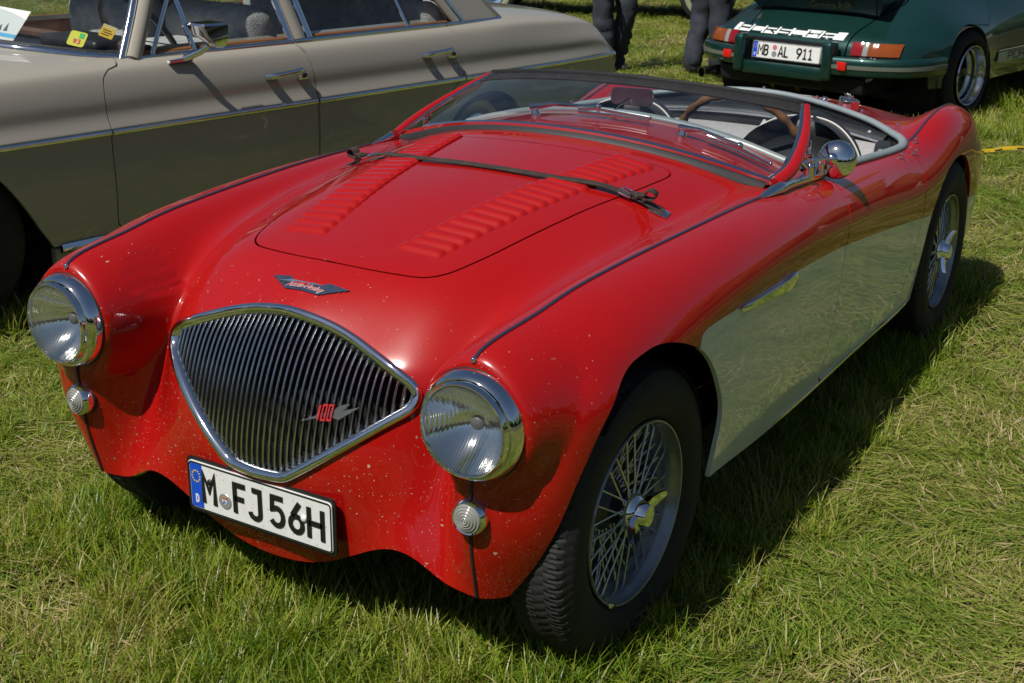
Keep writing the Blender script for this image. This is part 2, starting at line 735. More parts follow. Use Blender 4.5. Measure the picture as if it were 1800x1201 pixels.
M_SILVER = simple('silver_wheel_paint', (0.27, 0.29, 0.31), 0.32, 0.7, 0.4, mottle=(25, 0.15))
M_STEEL = simple('dark_steel', (0.10, 0.10, 0.10), 0.45, 0.8, mottle=(30, 0.3))
M_BLACK = simple('black_enamel', (0.008, 0.008, 0.009), 0.35, 0, 0.3)
M_MATT = simple('matt_black', (0.006, 0.006, 0.006), 0.85)
M_RUBBER = simple('black_rubber', (0.014, 0.014, 0.015), 0.62, bump=(120, 0.25, 0.002), mottle=(18, 0.3))
M_TYRE = simple('tyre_rubber', (0.013, 0.013, 0.012), 0.78, bump=(260, 0.3, 0.0015), mottle=(9, 0.45))
M_WSRUBBER = simple('screen_rubber', (0.012, 0.012, 0.013), 0.6, bump=(90, 0.2, 0.001))
M_BEAD = simple('wing_bead', (0.030, 0.028, 0.055), 0.30, 0, 0.3)
M_LEATHER = simple('black_leather', (0.018, 0.019, 0.021), 0.42, bump=(140, 0.25, 0.0015), mottle=(14, 0.2))
M_STRAP = simple('brown_leather_strap', (0.040, 0.028, 0.022), 0.62, bump=(160, 0.5, 0.002), mottle=(40, 0.35))
M_PIPING = simple('white_piping', (0.62, 0.60, 0.56), 0.5)
M_CARPET = simple('pale_grey_carpet', (0.40, 0.39, 0.39), 0.95, bump=(420, 0.5, 0.003), mottle=(90, 0.12))
M_GREYTRIM = simple('grey_cockpit_padding', (0.21, 0.25, 0.27), 0.45, bump=(120, 0.15, 0.001), mottle=(20, 0.08))
M_WOOD = simple('varnished_wood', (0.17, 0.075, 0.024), 0.3, 0, 0.8, mottle=(35, 0.35))
M_PLATE = simple('plate_white', (0.74, 0.75, 0.74), 0.32, 0, 0.4, mottle=(80, 0.05))
_n, _l = M_PLATE.node_tree.nodes, M_PLATE.node_tree.links
_tc, _vo, _sp = _n.new('ShaderNodeTexCoord'), _n.new('ShaderNodeTexVoronoi'), _n.new('ShaderNodeSeparateColor')
_vo.inputs['Scale'].default_value = 130
_l.new(_tc.outputs['Object'], _vo.inputs['Vector'])
_l.new(_vo.outputs['Color'], _sp.inputs[0])
_a, _b, _c, _m = (_n.new('ShaderNodeMath') for _ in range(4))
_a.operation, _a.inputs[1].default_value = 'LESS_THAN', 0.16
_b.operation, _b.inputs[1].default_value = 'LESS_THAN', 0.20
_c.operation = 'MULTIPLY'
_l.new(_sp.outputs[0], _a.inputs[0])
_l.new(_vo.outputs['Distance'], _b.inputs[0])
_l.new(_a.outputs[0], _c.inputs[0])
_l.new(_b.outputs[0], _c.inputs[1])
_x = _n.new('ShaderNodeMix')
_x.data_type = 'RGBA'
_x.inputs['B'].default_value = (0.22, 0.16, 0.10, 1)
_pb = _n['Principled BSDF'].inputs['Base Color']
_l.new(_pb.links[0].from_socket, _x.inputs['A'])
_l.new(_c.outputs[0], _x.inputs['Factor'])
_l.new(_x.outputs['Result'], _pb)
M_PLATEBLUE = simple('plate_blue', (0.006, 0.07, 0.55), 0.35, 0, 0.3)
M_PLATEBLACK = simple('plate_black', (0.010, 0.010, 0.010), 0.4)
M_YELLOW = simple('yellow_print', (0.75, 0.55, 0.02), 0.5)
M_SEAL = simple('seal_silver', (0.40, 0.42, 0.43), 0.35, 0.5, mottle=(300, 0.2))
M_REDENAMEL = simple('red_enamel', (0.42, 0.03, 0.035), 0.3, 0, 0.6)
M_DECALWHITE = simple('white_decal', (0.72, 0.73, 0.72), 0.4)
M_REDLENS = simple('red_lens', (0.24, 0.004, 0.004), 0.12, 0, 0.8)
M_ORANGELENS = simple('amber_lens', (0.24, 0.05, 0.003), 0.12, 0, 0.8)
M_CLEARLENS = simple('clear_lens', (0.33, 0.33, 0.31), 0.12, 0.25, 1.0)
M_SPOKE = simple('spoke_chrome', (0.55, 0.56, 0.58), 0.25, 0.9)
M_DENIM = simple('dark_denim', (0.026, 0.032, 0.044), 0.85, bump=(500, 0.3, 0.002), mottle=(12, 0.5))
M_SHOE = simple('shoe_leather', (0.03, 0.028, 0.03), 0.5, mottle=(30, 0.3))
M_SHEEP = simple('grey_sheepskin', (0.46, 0.46, 0.45), 0.98, bump=(150, 0.8, 0.008), mottle=(30, 0.2))
M_TAN = simple('tan_trim', (0.32, 0.115, 0.035), 0.55, bump=(150, 0.15, 0.001), mottle=(15, 0.15))
M_BROWNTRIM = simple('brown_dash_top', (0.10, 0.045, 0.028), 0.5, mottle=(20, 0.2))
M_UNDER = simple('underbody', (0.010, 0.010, 0.009), 0.9, mottle=(12, 0.4))


def glass(name, tint, rough=0.0):
    """thin sheet glass: mirror reflection by Fresnel over a tinted see-through"""
    m = bpy.data.materials.new(name)
    m.use_nodes = True
    N, L = m.node_tree.nodes, m.node_tree.links
    N.clear()
    o = N.new('ShaderNodeOutputMaterial')
    mix = N.new('ShaderNodeMixShader')
    tr = N.new('ShaderNodeBsdfTransparent')
    tr.inputs[0].default_value = (*tint, 1)
    gl = N.new('ShaderNodeBsdfGlossy')
    gl.inputs['Roughness'].default_value = rough
    fr = N.new('ShaderNodeFresnel')
    gm = N.new('ShaderNodeNewGeometry')
    ior = N.new('ShaderNodeMapRange')
    ior.inputs['To Min'].default_value = 1.5
    ior.inputs['To Max'].default_value = 1 / 1.5
    L.new(gm.outputs['Backfacing'], ior.inputs['Value'])
    L.new(ior.outputs[0], fr.inputs['IOR'])
    tc = N.new('ShaderNodeTexCoord')
    nz = N.new('ShaderNodeTexNoise')
    nz.inputs['Scale'].default_value = 9
    nz.inputs['Detail'].default_value = 6
    L.new(tc.outputs['Object'], nz.inputs['Vector'])
    mr = N.new('ShaderNodeMapRange')
    mr.inputs['To Min'].default_value = 0.0
    mr.inputs['To Max'].default_value = 0.05
    mr.inputs['From Min'].default_value = 0.45
    mr.inputs['From Max'].default_value = 0.9
    L.new(nz.outputs['Fac'], mr.inputs['Value'])
    df = N.new('ShaderNodeBsdfDiffuse')
    df.inputs[0].default_value = (0.5, 0.5, 0.5, 1)
    mix2 = N.new('ShaderNodeMixShader')
    L.new(fr.outputs[0], mix.inputs[0])
    L.new(tr.outputs[0], mix.inputs[1])
    L.new(gl.outputs[0], mix.inputs[2])
    L.new(mr.outputs[0], mix2.inputs[0])
    L.new(mix.outputs[0], mix2.inputs[1])
    L.new(df.outputs[0], mix2.inputs[2])
    L.new(mix2.outputs[0], o.inputs[0])
    return m


M_GLASS = glass('screen_glass', (0.86, 0.90, 0.90))
M_GLASS_DARK = glass('side_window_glass', (0.84, 0.87, 0.87))
# ================================================================ the red roadster: body skin
# frame: x runs back from the front axle, y sideways (the half built here is mirrored), z up
LINES = {  # v: {u: (x, y, z)}
 0: {0: (-.285, 0, .152), 1: (-.312, 0, .27), 2: (-.318, 0, .40), 3: (-.275, 0, .55), 4: (-.195, 0, .662), 5: (-.085, 0, .722), 6: (.06, 0, .755), 7: (.27, 0, .795), 8: (.53, 0, .825), 9: (.83, 0, .85), 10: (1.15, 0, .858), 11: (1.6, 0, .84), 12: (2.0, 0, .815), 13: (2.34, 0, .775), 14: (2.6, 0, .74), 15: (2.85, 0, .69), 16: (3.05, 0, .60), 17: (3.10, 0, .45), 18: (3.05, 0, .28)},
 1: {0: (-.285, .15, .182), 1: (-.302, .15, .285), 2: (-.303, .15, .41), 3: (-.255, .15, .555), 4: (-.182, .15, .642), 5: (-.08, .15, .715), 6: (.06, .15, .749), 7: (.27, .16, .788), 8: (.53, .17, .817), 9: (.83, .18, .841), 10: (1.15, .19, .847), 11: (1.6, .2, .83), 12: (2.0, .2, .805), 13: (2.33, .2, .762), 14: (2.6, .2, .728), 15: (2.85, .2, .68), 16: (3.04, .2, .59), 17: (3.09, .2, .445), 18: (3.04, .2, .28)},
 2: {0: (-.29, .30, .256), 1: (-.272, .30, .33), 2: (-.25, .30, .44), 3: (-.212, .30, .56), 4: (-.166, .30, .616), 5: (-.075, .288, .692), 6: (.07, .283, .738), 7: (.29, .305, .772), 8: (.54, .345, .793), 9: (.84, .36, .810), 10: (1.15, .38, .81), 11: (1.6, .38, .79), 12: (2.0, .38, .77), 13: (2.3, .38, .735), 14: (2.58, .37, .705), 15: (2.83, .37, .66), 16: (3.01, .37, .57), 17: (3.06, .37, .44), 18: (3.02, .37, .28)},
 3: {0: (-.28, .395, .226), 1: (-.245, .39, .315), 2: (-.205, .385, .43), 3: (-.165, .378, .545), 4: (-.115, .378, .618), 5: (-.03, .39, .668), 6: (.08, .405, .705), 7: (.30, .43, .735), 8: (.55, .455, .753), 9: (.85, .475, .773), 10: (1.15, .49, .772), 11: (1.6, .49, .75), 12: (2.0, .49, .73), 13: (2.3, .48, .722), 14: (2.57, .47, .70), 15: (2.82, .46, .655), 16: (2.99, .45, .56), 17: (3.04, .45, .43), 18: (3.005, .45, .28)},
 4: {0: (-.282, .45, .212), 1: (-.280, .45, .30), 2: (-.285, .445, .42), 3: (-.265, .425, .555), 4: (-.205, .43, .655), 5: (-.075, .455, .70), 6: (.06, .47, .722), 7: (.28, .49, .742), 8: (.55, .51, .753), 9: (.85, .525, .764), 10: (1.15, .54, .757), 11: (1.6, .545, .730), 12: (2.0, .55, .710), 13: (2.3, .54, .726), 14: (2.56, .54, .725), 15: (2.82, .52, .675), 16: (2.98, .505, .575), 17: (3.035, .5, .43), 18: (3.0, .49, .28)},
 5: {0: (-.283, .494, .210), 1: (-.303, .497, .295), 2: (-.315, .50, .41), 3: (-.318, .505, .57), 4: (-.300, .505, .688), 5: (-.148, .518, .721), 6: (0, .528, .740), 7: (.264, .546, .754), 8: (.542, .564, .761), 9: (.833, .576, .759), 10: (1.15, .59, .742), 11: (1.6, .59, .712), 12: (2.04, .60, .702), 13: (2.30, .602, .744), 14: (2.56, .60, .757), 15: (2.82, .575, .70), 16: (2.98, .55, .59), 17: (3.03, .535, .42), 18: (2.995, .52, .28)},
 6: {0: (-.272, .525, .212), 1: (-.290, .545, .295), 2: (-.298, .573, .41), 3: (-.275, .592, .56), 4: (-.245, .585, .662), 5: (-.12, .60, .70), 6: (.02, .61, .722), 7: (.27, .625, .738), 8: (.55, .635, .745), 9: (.84, .64, .74), 10: (1.15, .645, .722), 11: (1.6, .64, .69), 12: (2.03, .65, .678), 13: (2.3, .655, .725), 14: (2.56, .66, .735), 15: (2.82, .635, .675), 16: (2.975, .595, .565), 17: (3.02, .57, .40), 18: (2.99, .545, .28)},
 7: {0: (-.26, .548, .218), 1: (-.268, .582, .295), 2: (-.266, .626, .41), 3: (-.228, .655, .55), 4: (-.185, .645, .63), 5: (-.08, .66, .66), 6: (.04, .67, .675), 7: (.27, .68, .69), 8: (.55, .685, .70), 9: (.84, .685, .70), 10: (1.15, .685, .68), 11: (1.6, .678, .645), 12: (2.0, .685, .628), 13: (2.3, .693, .67), 14: (2.56, .695, .68), 15: (2.82, .67, .62), 16: (2.965, .625, .52), 17: (3.01, .59, .37), 18: (2.985, .56, .28)},
 8: {0: (-.252, .56, .224), 1: (-.247, .604, .29), 2: (-.228, .655, .40), 3: (-.172, .684, .525), 4: (-.125, .69, .585), 5: (-.04, .692, .60), 6: (.06, .70, .61), 7: (.28, .704, .62), 8: (.55, .706, .632), 9: (.84, .705, .63), 10: (1.15, .703, .612), 11: (1.6, .697, .58), 12: (1.98, .703, .565), 13: (2.3, .708, .60), 14: (2.56, .71, .60), 15: (2.82, .69, .55), 16: (2.96, .635, .47), 17: (3.0, .60, .35), 18: (2.98, .57, .28)},
 9: {0: (-.245, .568, .23), 1: (-.228, .617, .28), 2: (-.188, .670, .38), 3: (-.125, .692, .45), 4: (-.07, .702, .48), 5: (-.01, .705, .49), 6: (.08, .71, .50), 7: (.29, .708, .50), 8: (.55, .706, .50), 9: (.84, .703, .50), 10: (1.15, .70, .50), 11: (1.6, .695, .48), 12: (1.97, .703, .47), 13: (2.3, .709, .50), 14: (2.56, .711, .50), 15: (2.82, .693, .46), 16: (2.955, .64, .41), 17: (2.99, .60, .33), 18: (2.975, .575, .28)},
 10: {0: (-.24, .574, .235), 1: (-.213, .624, .268), 2: (-.153, .664, .33), 3: (-.085, .684, .36), 4: (-.04, .697, .37), 5: (0, .705, .37), 6: (.09, .708, .375), 7: (.30, .705, .38), 8: (.55, .70, .37), 9: (.84, .695, .36), 10: (1.15, .69, .36), 11: (1.6, .688, .35), 12: (1.95, .695, .35), 13: (2.3, .704, .38), 14: (2.56, .705, .38), 15: (2.82, .688, .37), 16: (2.95, .635, .35), 17: (2.985, .6, .31), 18: (2.97, .58, .28)},
 11: {0: (-.235, .58, .24), 1: (-.203, .627, .25), 2: (-.138, .665, .255), 3: (-.07, .683, .256), 4: (-.03, .692, .257), 5: (.01, .70, .26), 6: (.10, .70, .262), 7: (.31, .694, .262), 8: (.56, .684, .235), 9: (.84, .677, .213), 10: (1.15, .675, .205), 11: (1.6, .675, .20), 12: (1.95, .68, .205), 13: (2.3, .69, .25), 14: (2.56, .69, .26), 15: (2.82, .675, .27), 16: (2.94, .625, .28), 17: (2.98, .595, .29), 18: (2.965, .58, .285)},
}
DATA = []
for v, row in LINES.items():
    for u, p in row.items():
        w = 3.0 if v in (5, 11, 0) or u in (0, 18) else 1.0
        DATA.append((u, v, *p, w))
        if v in (1, 2, 3):
            DATA.append((u, -v, p[0], -p[1], p[2], w))
BODY = Surf(DATA, (0, 18), (-3, 11), 44, 34, 0.004)
NU, NV = 250, 116
# the mesh lines follow equal steps of length along the car
_us = np.linspace(0, 18, 2000)
_len = 0
for _v in (0, 3, 5, 9):
    _p = BODY.ev(_us, np.full(2000, _v))
    _len = _len + np.r_[0, np.cumsum(np.linalg.norm(np.diff(_p, axis=0), axis=1))] * (1.0 if _v != 9 else 0.6)
_len = _len / _len[-1] * 0.75 + np.linspace(0, 1, 2000) * 0.25
US = np.interp(np.linspace(0, 1, NU), _len, _us)
VS = np.linspace(0, 11, NV)
UU, VV = np.meshgrid(US, VS, indexing='ij')
_P, _Pu, _Pv = BODY.ev(UU, VV, True)
# the wing ends in a round pad that carries the headlamp
def lamp_pad(p):
    r = np.hypot(p[:, 1] - .508, p[:, 2] - .573)
    t = np.clip((.150 - r) / .045, 0, 1)
    return t * t * (3 - 2 * t) * (p[:, 0] < -.12)


_P[:, 0] += lamp_pad(_P) * (-.316 - _P[:, 0])
_G = _P.reshape(NU, NV, 3)
_Pu, _Pv = np.gradient(_G, axis=0).reshape(-1, 3), np.gradient(_G, axis=1).reshape(-1, 3)
_N = np.cross(_Pv, _Pu)
_N /= np.linalg.norm(_N, axis=1)[:, None]
_, HALF_F = grid_mesh(np.zeros((NU, NV, 3)))
if (_N[NU // 2 * NV] @ np.array((0, 0, 1))) < 0:
    _N = -_N
# orient faces along the normals
_q = HALF_F[NU // 2 * (NV - 1)]
if np.cross(_P[_q[1]] - _P[_q[0]], _P[_q[2]] - _P[_q[0]]) @ _N[_q[0]] < 0:
    HALF_F = [q[::-1] for q in HALF_F]
HALF = Sheet(_P, _N, HALF_F)


_SEL = {}


def surf_at(xy=None, xz=None):
    """nearest skin sample to plan positions (x,|y|) on the top or side positions (x,z): list of (point, normal)"""
    top = xy is not None
    if top not in _SEL:
        sel = np.where(_N[:, 2] > 0.25)[0] if top else np.where((_N[:, 1] > 0.3) & (_P[:, 1] > 0.5))[0]
        _SEL[top] = (sel, _P[sel][:, [0, 1] if top else [0, 2]])
    sel, Q = _SEL[top]
    T = np.array(xy if top else xz, float).reshape(-1, 2)
    S = np.where(T[:, 1] < 0, -1.0, 1.0) if top else np.ones(len(T))
    T = T.copy()
    if top:
        T[:, 1] = np.abs(T[:, 1])
    out = []
    for c in range(0, len(T), 400):
        t = T[c:c + 400]
        d = ((Q[None, :, 0] - t[:, None, 0]) ** 2 + (Q[None, :, 1] - t[:, None, 1]) ** 2)
        k = np.argpartition(d, 4, axis=1)[:, :4]
        w = 1 / (np.take_along_axis(d, k, 1) + 1e-9)
        w /= w.sum(1)[:, None]
        P0 = (w[..., None] * _P[sel[k]]).sum(1)
        N0 = (w[..., None] * _N[sel[k]]).sum(1)
        N0 /= np.linalg.norm(N0, axis=1)[:, None]
        if top:
            z = P0[:, 2] - (N0[:, 0] * (t[:, 0] - P0[:, 0]) + N0[:, 1] * (t[:, 1] - P0[:, 1])) / N0[:, 2]
            P0 = np.c_[t, z]
        else:
            y = P0[:, 1] - (N0[:, 0] * (t[:, 0] - P0[:, 0]) + N0[:, 2] * (t[:, 1] - P0[:, 2])) / N0[:, 1]
            P0 = np.c_[t[:, 0], y, t[:, 1]]
        out.append((P0, N0))
    P0, N0 = np.concatenate([o[0] for o in out]), np.concatenate([o[1] for o in out])
    P0[:, 1] *= S
    N0[:, 1] *= S
    return list(zip(P0, N0))


def mirror_sheet(s):
    return Sheet(s.V * (1, -1, 1), s.N * (1, -1, 1), [q[::-1] for q in s.F], s.tag)


def both(s):
    m = s.merge(mirror_sheet(s))
    return m


# outlines cut in the skin
GRILLE_OUT = np.array([(-.0001, .664), (.04, .661), (.10, .650), (.158, .634), (.203, .619), (.249, .602), (.282, .587), (.305, .573), (.317, .559), (.3215, .545), (.319, .530), (.309, .515), (.285, .4975), (.248, .471), (.211, .4440), (.170, .4145), (.130, .386), (.098, .3645), (.082, .3545), (.070, .3495), (.055, .3470), (-.0001, .3440)])
GO = spline(np.r_[GRILLE_OUT, (GRILLE_OUT * (-1, 1))[-2:0:-1]], n=260, closed=True)


def inset(poly, d):
    P = np.asarray(poly, float)
    T = np.roll(P, -1, 0) - np.roll(P, 1, 0)
    T /= np.linalg.norm(T, axis=1)[:, None]
    Nn = np.c_[-T[:, 1], T[:, 0]]
    a = 0.5 * np.sum(P[:, 0] * np.roll(P[:, 1], -1) - np.roll(P[:, 0], -1) * P[:, 1])
    return P + Nn * d * (1 if a > 0 else -1)


BON = [(-.075, 0), (-.072, .08), (-.062, .16), (-.049, .215), (-.03, .239), (-.004, .2545), (.03, .266), (.095, .282), (.182, .297), (.306, .317), (.407, .332), (.516, .350), (.592, .361), (.666, .3685), (.72, .3735), (.755, .3725), (.774, .364), (.782, .349), (.778, .322), (.762, .27), (.747, .20), (.736, .10), (.732, 0)]
BONNET = spline(np.r_[BON, (np.array(BON) * (1, -1))[-2:0:-1]], n=260, closed=True)
COCK = [(1.175, 0), (1.178, .15), (1.19, .28), (1.20, .38), (1.21, .46), (1.23, .525), (1.28, .560), (1.40, .574), (1.6, .580), (1.8, .590), (1.93, .600), (2.005, .602), (2.055, .588), (2.105, .55), (2.165, .48), (2.215, .38), (2.265, .26), (2.30, .13), (2.31, 0)]
COCKPIT = spline(np.r_[COCK, (np.array(COCK) * (1, -1))[-2:0:-1]], n=260, closed=True)
ARCH_F = spline([(-.262, .19), (-.256, .25), (-.248, .36), (-.222, .465), (-.165, .565), (-.075, .632), (-.016, .646), (.04, .648), (.097, .637), (.152, .617), (.206, .590), (.264, .541), (.310, .480), (.338, .428), (.343, .376), (.334, .331), (.328, .28), (.32, .17)], n=90)
ARCH_FP = np.r_[ARCH_F, [(.32, .05), (-.262, .05)]]
ARCH_R = spline([(1.995, .15), (2.005, .22), (2.015, .313), (2.05, .465), (2.11, .535), (2.18, .584), (2.26, .614), (2.345, .626), (2.43, .612), (2.50, .565), (2.555, .505), (2.582, .45), (2.598, .36), (2.59, .27), (2.58, .2)], n=80)
ARCH_RP = np.r_[ARCH_R, [(2.58, .05), (1.995, .05)]]
DOOR = [(1.275, .80), (1.262, .737), (1.252, .727), (1.226, .715), (1.213, .698), (1.199, .676), (1.181, .656), (1.162, .62), (1.146, .59), (1.139, .55), (1.139, .454), (1.132, .358), (1.120, .268), (1.10, .232), (1.12, .220), (1.3, .217), (1.5, .214), (1.72, .214), (1.80, .224), (1.855, .252), (1.886, .314), (1.925, .41), (1.946, .497), (1.952, .556), (1.972, .60), (1.987, .628), (1.990, .652), (1.982, .675), (1.972, .692), (1.96, .72), (1.95, .80)]
DOORP = spline(DOOR, n=150)
TWO = spline([(.10, .59), (.198, .592), (.200, .610), (.218, .6215), (.272, .6265), (.40, .625), (.58, .622), (.753, .617), (.996, .604), (1.148, .590), (1.409, .560), (1.731, .521), (2.025, .487), (2.25, .473), (2.572, .442), (2.758, .416), (2.9, .40), (3.3, .36)], n=240)
def f_side(s, poly):
    return np.where(s.V[:, 1] > 0.45, sdf_poly(s.V[:, [0, 2]], poly), -1.0)


def f_plan(s, poly):
    d = sdf_poly(s.V[:, [0, 1]], poly)
    return np.where((s.N[:, 2] > 0.1) & (s.V[:, 2] > .55), d, -np.abs(d) - 0.02)


GAP = 0.0021
shell = HALF
shell = shell.clip(-np.where((shell.V[:, 0] < 0.1), sdf_poly(shell.V[:, [1, 2]], inset(GO, 0.009)), -1))
shell = shell.clip(np.where((shell.V[:, 0] < -.15) & (shell.V[:, 1] > .35), np.hypot(shell.V[:, 1] - .508, shell.V[:, 2] - .573) - .094, 1.0))
shell = shell.clip(-f_side(shell, ARCH_FP))
shell = shell.clip(-f_side(shell, ARCH_RP))
fb = f_plan(shell, BONNET)
bonnet_s = shell.clip(fb - GAP)
shell = shell.clip(-f_plan(shell, BONNET) - GAP)
shell = shell.clip(-f_plan(shell, COCKPIT))


def f_two(s):
    return np.where(s.V[:, 1] > 0.5, np.interp(s.V[:, 0], TWO[:, 0], TWO[:, 1]) - s.V[:, 2], -1.0) + np.where(s.V[:, 0] < 0.1, -2.0, 0)


def two_tone(s):
    a, b = s.split(f_two(s))
    a.tag = [1] * len(a.F)
    return a.merge(b)


door_s = two_tone(shell.clip(f_side(shell, DOORP) - GAP))
shell = two_tone(shell.clip(-f_side(shell, DOORP) - GAP))
roadster = thing('roadster', 'low red and ivory open roadster with wire wheels parked on the grass', 'car')
shell = shell.flange(0.010, keep=lambda p: abs(p[1]) > 1e-4)
both(shell).build('body', [M_RED, M_WHITE], roadster)
bonnet_half = bonnet_s.flange(0.014, keep=lambda p: abs(p[1]) > 1e-4)
bonnet = both(bonnet_half).build('bonnet', [M_RED], roadster)
door_full = door_s.flange(0.010)
for sh in (mirror_sheet(door_full), door_full):
    sh.build('door', [M_RED, M_WHITE], roadster)
# ================================================================ lettering made of strokes
def strokes(lines, w, h, closed=False):
    """flat strips of width w and height h from 2-D polylines (list); returns mesh in xy with thickness along z"""
    parts = []
    for ln in lines:
        P = np.array(ln, float)
        P = P[np.r_[True, np.linalg.norm(np.diff(P, axis=0), axis=1) > 1e-7]]
        cl = np.linalg.norm(P[0] - P[-1]) < 1e-6 and len(P) > 2
        if cl:
            P = P[:-1]
        n = len(P)
        L, R = [], []
        for i in range(n):
            a = P[i - 1] if (i > 0 or cl) else None
            b = P[(i + 1) % n] if (i < n - 1 or cl) else None
            d1 = (P[i] - a) / np.linalg.norm(P[i] - a) if a is not None else None
            d2 = (b - P[i]) / np.linalg.norm(b - P[i]) if b is not None else None
            d1 = d2 if d1 is None else d1
            d2 = d1 if d2 is None else d2
            n1, n2 = np.array((-d1[1], d1[0])), np.array((-d2[1], d2[0]))
            m = n1 + n2
            m /= np.linalg.norm(m) + 1e-9
            s = min(1.6, 1 / max(0.3, m @ n1))
            L.append(P[i] + m * s * w / 2)
            R.append(P[i] - m * s * w / 2)
        L, R = np.array(L), np.array(R)
        z0, z1 = np.zeros((n, 1)), np.full((n, 1), h)
        V = np.r_[np.c_[L, z1], np.c_[R, z1], np.c_[L, z0], np.c_[R, z0]]
        F = []
        for i in range(n if cl else n - 1):
            j = (i + 1) % n
            F += [(i, n + i, n + j, j), (2 * n + i, i, j, 2 * n + j), (n + i, 3 * n + i, 3 * n + j, n + j)]
        if not cl:
            F += [(0, 2 * n, 3 * n, n), (n - 1, 2 * n - 1, 4 * n - 1, 3 * n - 1)]
        parts.append((V, F))
    return joinm(parts)


def arc(cx, cy, rx, ry, a0, a1, n=10):
    t = np.radians(np.linspace(a0, a1, n))
    return [(cx + rx * math.cos(a), cy + ry * math.sin(a)) for a in t]


GLYPH = {
    'M': (.50, [[(.03, 0), (.03, 1), (.25, .42), (.47, 1), (.47, 0)]]),
    'F': (.42, [[(.04, 0), (.04, .96), (.42, .96)], [(.04, .50), (.36, .50)]]),
    'J': (.42, [[(.12, .96), (.38, .96), (.38, .22)] + arc(.21, .20, .17, .18, 0, -180, 10)[1:]]),
    '5': (.42, [[(.40, .96), (.08, .96), (.06, .56)] + arc(.20, .33, .19, .29, 118, -150, 14)]),
    '6': (.42, [[(.32, 1), (.10, .56)], arc(.22, .30, .18, .26, 0, 360, 20)]),
    'H': (.44, [[(.04, 0), (.04, 1)], [(.40, 0), (.40, 1)], [(.04, .50), (.40, .50)]]),
    'B': (.42, [[(.04, .03), (.04, .97), (.24, .97)] + arc(.24, .75, .14, .22, 90, -90, 8) + [(.04, .53)], [(.22, .53)] + arc(.24, .28, .16, .25, 90, -90, 8) + [(.04, .03)]]),
    'A': (.46, [[(.02, 0), (.23, 1), (.44, 0)], [(.09, .30), (.37, .30)]]),
    'L': (.38, [[(.05, 1), (.05, .04), (.38, .04)]]),
    '9': (.42, [[(.12, 0), (.34, .44)], arc(.22, .70, .18, .26, 0, 360, 20)]),
    '1': (.36, [[(.06, .78), (.20, .96), (.20, .04)], [(.05, .04), (.35, .04)]]),
    '0': (.42, [arc(.21, .5, .17, .46, 0, 360, 24)]),
    'D': (.42, [[(.05, .03), (.05, .97), (.20, .97)] + arc(.20, .5, .18, .47, 90, -90, 10) + [(.05, .03)]]),
    '3': (.42, [arc(.19, .74, .17, .22, 150, -80, 10), arc(.19, .28, .19, .25, 80, -150, 12)]),
}


def glyphs(text, h, sw, thick, track, x0=0.0, y0=0.0, xs=1.0):
    """row of stroke letters in the xy plane"""
    parts, x = [], x0
    for ch in text:
        if ch == ' ':
            x += 0.25 * h
            continue
        wd, ls = GLYPH[ch]
        parts.append((strokes([[(x + px * h * xs, y0 + sw / 2 + py * (h - sw)) for px, py in l] for l in ls], sw, thick)))
        x += wd * h * xs + track
    return joinm(parts), x


def rounded_rect(w, h, r, n=6):
    P = []
    for cx, cy, a in ((w / 2 - r, h / 2 - r, 0), (-w / 2 + r, h / 2 - r, 90), (-w / 2 + r, -h / 2 + r, 180), (w / 2 - r, -h / 2 + r, 270)):
        P += arc(cx, cy, r, r, a, a + 90, n)
    return P


def number_plate(parent, M, W, H, items, seal_x, extra=None):
    """plate lying in the local xy plane, face towards +z; items = [(text, x, xs)]"""
    plate = make('number_plate', tm(prism(rounded_rect(W, H, .010), .003, 0, .0006), M), M_PLATE, parent)
    make('plate_holder', tm(prism(rounded_rect(W + .012, H + .014, .012), .004, -.0045), M), M_PLATEBLACK, plate)
    rim = np.array(rounded_rect(W - .006, H - .006, .008))
    rim = np.r_[rim, rim[:1]]
    make('border', tm(strokes([rim], .0028, .0042), M), M_PLATEBLACK, plate)
    bw = .038
    make('euro_band', tm(prism([(-W / 2 + .006, -H / 2 + .006), (-W / 2 + bw, -H / 2 + .006), (-W / 2 + bw, H / 2 - .006), (-W / 2 + .006, H / 2 - .006)], .0038), M), M_PLATEBLUE, plate)
    stars = []
    for k in range(12):
        a = k * math.pi / 6
        c = (-W / 2 + .022 + .0105 * math.cos(a), H * .20 + .0125 * math.sin(a))
        p = [(c[0] + (.0026 if i % 2 == 0 else .0011) * math.cos(math.pi / 2 + i * math.pi / 5), c[1] + (.0026 if i % 2 == 0 else .0011) * math.sin(math.pi / 2 + i * math.pi / 5)) for i in range(10)]
        stars.append(prism(p, .0044))
    make('star_ring', tm(joinm(stars), M), M_YELLOW, plate)
    d, _ = glyphs('D', .020, .0034, .0044, 0, -W / 2 + .018, -H / 2 + .016, 1.0)
    make('country_letter', tm(d, M), M_DECALWHITE, plate)
    for text, x, xs in items:
        for ch in text:
            g, x2 = glyphs(ch, H * .70, H * .098, .0052, .007, x, -H * .35, xs)
            make('letter', tm(g, M), M_PLATEBLACK, plate)
            x = x2
    for sx, sy, mt, r in seal_x:
        s = make('seal', tm(tm(lathe([(1e-5, .0046), (r - .001, .0046), (r, .0036), (r, 0)], 28), Matrix.Translation((sx, sy, 0))), M), mt, plate)
    return plate


# ================================================================ grille
FU = np.linspace(0.9, 4.75, 240)
_fv = np.linspace(0, 3.2, 90)
_fu, _fvv = np.meshgrid(FU, _fv, indexing='ij')
_fp, _fa, _fb = BODY.ev(_fu, _fvv, True)
_fn = np.cross(_fb, _fa)
_fn /= np.linalg.norm(_fn, axis=1)[:, None]
if _fn[0, 0] > 0:
    _fn = -_fn
_fp, _fn = _fp.reshape(240, 90, 3), _fn.reshape(240, 90, 3)


